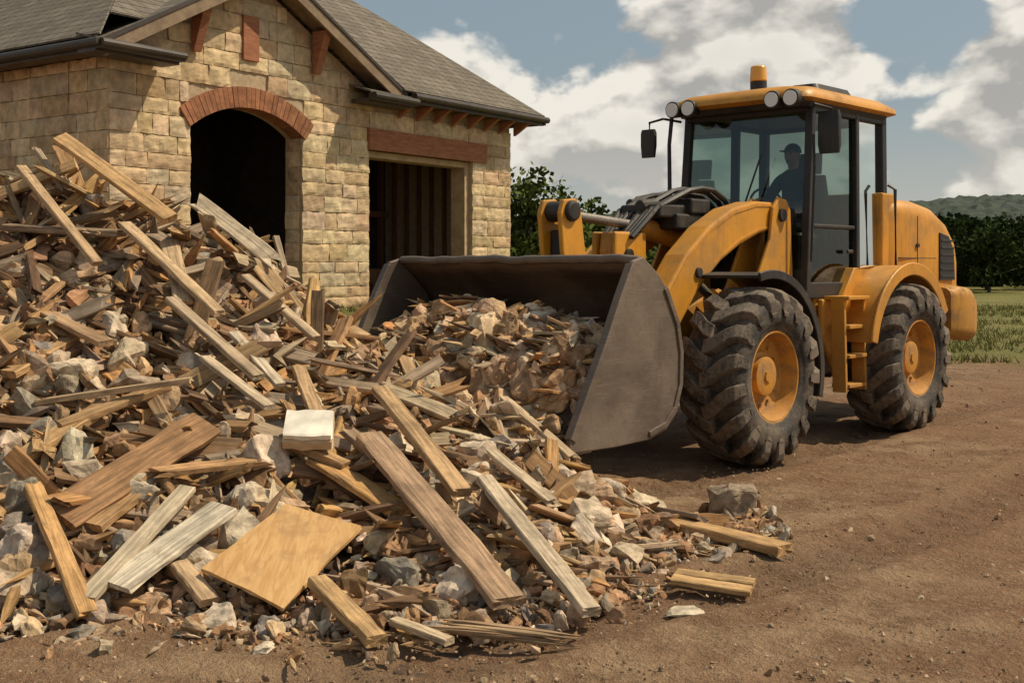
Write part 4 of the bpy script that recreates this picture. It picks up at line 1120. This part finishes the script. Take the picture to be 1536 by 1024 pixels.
# rubble in bucket
cH, sH = math.cos(HD), math.sin(HD)
def lw_(x, y, z): return (2.26 + cH * x - sH * y, 11.85 + sH * x + cH * y, z)
def hb(x, y):
    return 1.20 - .13 * (y + .15) ** 2 - .68 * (max(0, x - 3.62) / .68) ** 1.5 - .3 * max(0, 3.5 - x) + .16 * noise.noise(Vector((x * 2.5, y * 2.5, 9)))
heap = empty('rubble_heap', lw_(3.6, 0, .45), HD)
b = MB(); gx = np.arange(3.05, 4.26, .05); gy = np.arange(-1.2, 1.21, .05); n = len(gx)
b.v = [(x - 3.6, y, hb(x, y) - .08 - .45) for y in gy for x in gx]; b.f = [(j * n + i, j * n + i + 1, (j + 1) * n + i + 1, (j + 1) * n + i) for j in range(len(gy) - 1) for i in range(n - 1)]; b.m = [0] * len(b.f)
m0 = len(b.v)
b.v += [(4.21 - 3.6, y, .0) for y in gy]; b.f += [(j * n + n - 1, (j + 1) * n + n - 1, m0 + j + 1, m0 + j) for j in range(len(gy) - 1)]; b.m += [0] * (len(gy) - 1)
b.obj('earth_core', MUD, heap)
A = Acc()
def hpos(x, y, dz): return np.array((x - 3.6, y, hb(x, y) - .45 + dz))
for i in range(800):
    x = R.uniform(3.08, 4.25); y = R.uniform(-1.16, 1.16); s = R.uniform(.04, .09)
    put(A, R.choice(ROCKS + CHIPS), hpos(x, y, R.uniform(-.06, -.02)), rrot(), (s * 1.4, s, s * .6), jc(R.choice(CCOL), .25), 1)
HC = [(.50, .33, .20), (.58, .41, .26), (.44, .275, .155), (.62, .48, .33), (.38, .235, .13), (.54, .38, .235), (.46, .38, .29), (.33, .20, .11)]
for i in range(430):
    x = R.uniform(3.1, 4.2); y = R.uniform(-1.1, 1.1); s = R.uniform(.13, .32)
    if abs(y) > .98: s = min(s, .15)
    put(A, R.choice(BIGR), hpos(x, y, R.uniform(-.03, .06)), rrot(), (s * 1.25, s, s * .72), jc(R.choice(HC), .18), 1)
for i in range(170):
    x = R.uniform(3.1, 4.22); y = R.uniform(-1.0, 1.0); s = R.uniform(.12, .24); a = R.uniform(0, 6.28)
    put(A, R.choice(CURL), hpos(x, y, R.uniform(.03, .11)), frame((math.cos(a), math.sin(a), R.gauss(0, .3)), (R.gauss(0, .5), R.gauss(0, .5), 1)), (s * 1.4, s * .7, s * .3), jc(R.choice(CCOL + WCOL), .2), R.choice([0, 1]))
for i in range(130):
    x = R.uniform(3.2, 4.15); y = R.uniform(-.95, .95); L = R.uniform(.2, .55); a = R.uniform(0, 6.28)
    put(A, R.choice(SPL + BOARDS), hpos(x, y, R.uniform(.06, .15)), frame((math.cos(a), math.sin(a), R.gauss(0, .25)), (R.gauss(0, .4), R.gauss(0, .4), 1)), (L, R.uniform(.03, .08), R.uniform(.015, .03)), jc(R.choice(WCOL), .2), 0)
for i in range(650):
    y = R.uniform(-1.25, .66); f_ = R.random(); x = 4.12 + f_ * .5
    w_ = lw_(x, y, 0); zg = max(H(w_[0], w_[1]), 0); z = .64 * (1 - f_) + zg * f_
    s = R.uniform(.07, .24)
    put(A, R.choice(MROCK if s < .15 else BIGR), np.array((x - 3.6, y, z - .45 + R.uniform(-.08, .06))), rrot(), (s * 1.3, s, s * .6), jc(R.choice(CCOL + HC), .22), 1)
A.obj('debris', [WOOD, STONE], heap)

# ------------------------------------------------------------------ light & sky
S = Vector((.97, .10, 0)).normalized(); el = math.radians(53); az = math.atan2(S.x, S.y)
Sv = Vector((S.x * math.cos(el), S.y * math.cos(el), math.sin(el)))
sd = bpy.data.lights.new('sun', 'SUN'); sd.energy = 4.6; sd.angle = math.radians(.8); sd.color = (1, .86, .645)
so = bpy.data.objects.new('sun', sd); so.rotation_euler = Sv.to_track_quat('Z', 'Y').to_euler(); so.location = (10, 0, 30); scene.collection.objects.link(so)
w = bpy.data.worlds.new('World'); scene.world = w; w.use_nodes = True
t = NT(w.node_tree); o = t.n('ShaderNodeOutputWorld'); bg = t.n('ShaderNodeBackground'); t.l(bg.outputs[0], o.inputs[0])
sky = t.n('ShaderNodeTexSky'); sky.sky_type = 'NISHITA'; sky.sun_disc = False; sky.sun_elevation = el; sky.sun_rotation = az; sky.dust_density = 3.; sky.air_density = 1.
bg.inputs[1].default_value = .085
D = t.n('ShaderNodeTexCoord').outputs['Generated']
sp = t.n('ShaderNodeSeparateXYZ'); t.l(D, sp.inputs[0])
def cloudn(off, det=7):
    v = t.vmath('ADD', D, off).outputs[0]
    mp = t.n('ShaderNodeMapping'); t.l(v, mp.inputs[0]); mp.inputs['Scale'].default_value = (1, 1, 1.5); mp.inputs['Location'].default_value = (3.1, .4, 1.7)
    a = t.noise(mp.outputs[0], 5., det, .52, .15)
    c_ = t.math('ABSOLUTE', t.math('SUBTRACT', t.noise(mp.outputs[0], 14., 4, .5, .2), .5))
    return t.math('ADD', a, t.math('MULTIPLY', t.math('SUBTRACT', .12, c_), -.42))
n0 = cloudn((0, 0, 0), 8); n1 = cloudn((.014, .0, .024), 5)
def blob(dx, dz, r, wgt):
    v = Vector((dx, 1, dz)).normalized(); dd = t.vmath('DISTANCE', D, tuple(v)).outputs['Value']
    return t.ramp(dd, r, r * .2, 0, wgt)
cov = n0
for q in ((.19, .17, .15, .11), (.42, .12, .11, .13), (.04, .10, .11, .05), (-.05, .21, .10, -.10), (.33, .22, .075, -.17), (.31, .14, .045, -.07), (.09, .21, .05, -.03)):
    cov = t.math('ADD', cov, blob(*q))
# cloud thinned in the unseen sky overhead, added to lower ambient light
cov = t.math('SUBTRACT', cov, t.ramp(sp.outputs[2], .28, .60, 0, .14))
mask = t.ramp(cov, .455, .525)
lit = t.math('ADD', .52, t.math('MULTIPLY', t.math('SUBTRACT', n0, n1), 9.), clamp=True)
thick = t.ramp(cov, .56, .78)
lit2 = t.math('SUBTRACT', lit, t.math('MULTIPLY', thick, .2), clamp=True)
cc = t.mix(lit2, (4.9, 4.75, 4.45), (10.6, 10.0, 8.9))
skyc = t.mix(.5, sky.outputs[0], (4.0, 4.9, 5.1))
col = t.mix(t.math('MULTIPLY', mask, .95), skyc, cc)
col = t.mix(t.ramp(sp.outputs[2], .14, .0, 0, .6), col, (7.6, 7.3, 6.6))
t.l(col, bg.inputs[0])

# ------------------------------------------------------------------ camera
cam = bpy.data.cameras.new('camera'); co_ = bpy.data.objects.new('camera', cam); scene.collection.objects.link(co_)
co_.location = (0, 0, 1.65); co_.rotation_euler = (math.radians(90), 0, 0)
cam.sensor_width = 36; cam.lens = 42.19; cam.shift_y = -.0729; cam.clip_end = 4000; cam.clip_start = .1
scene.camera = co_
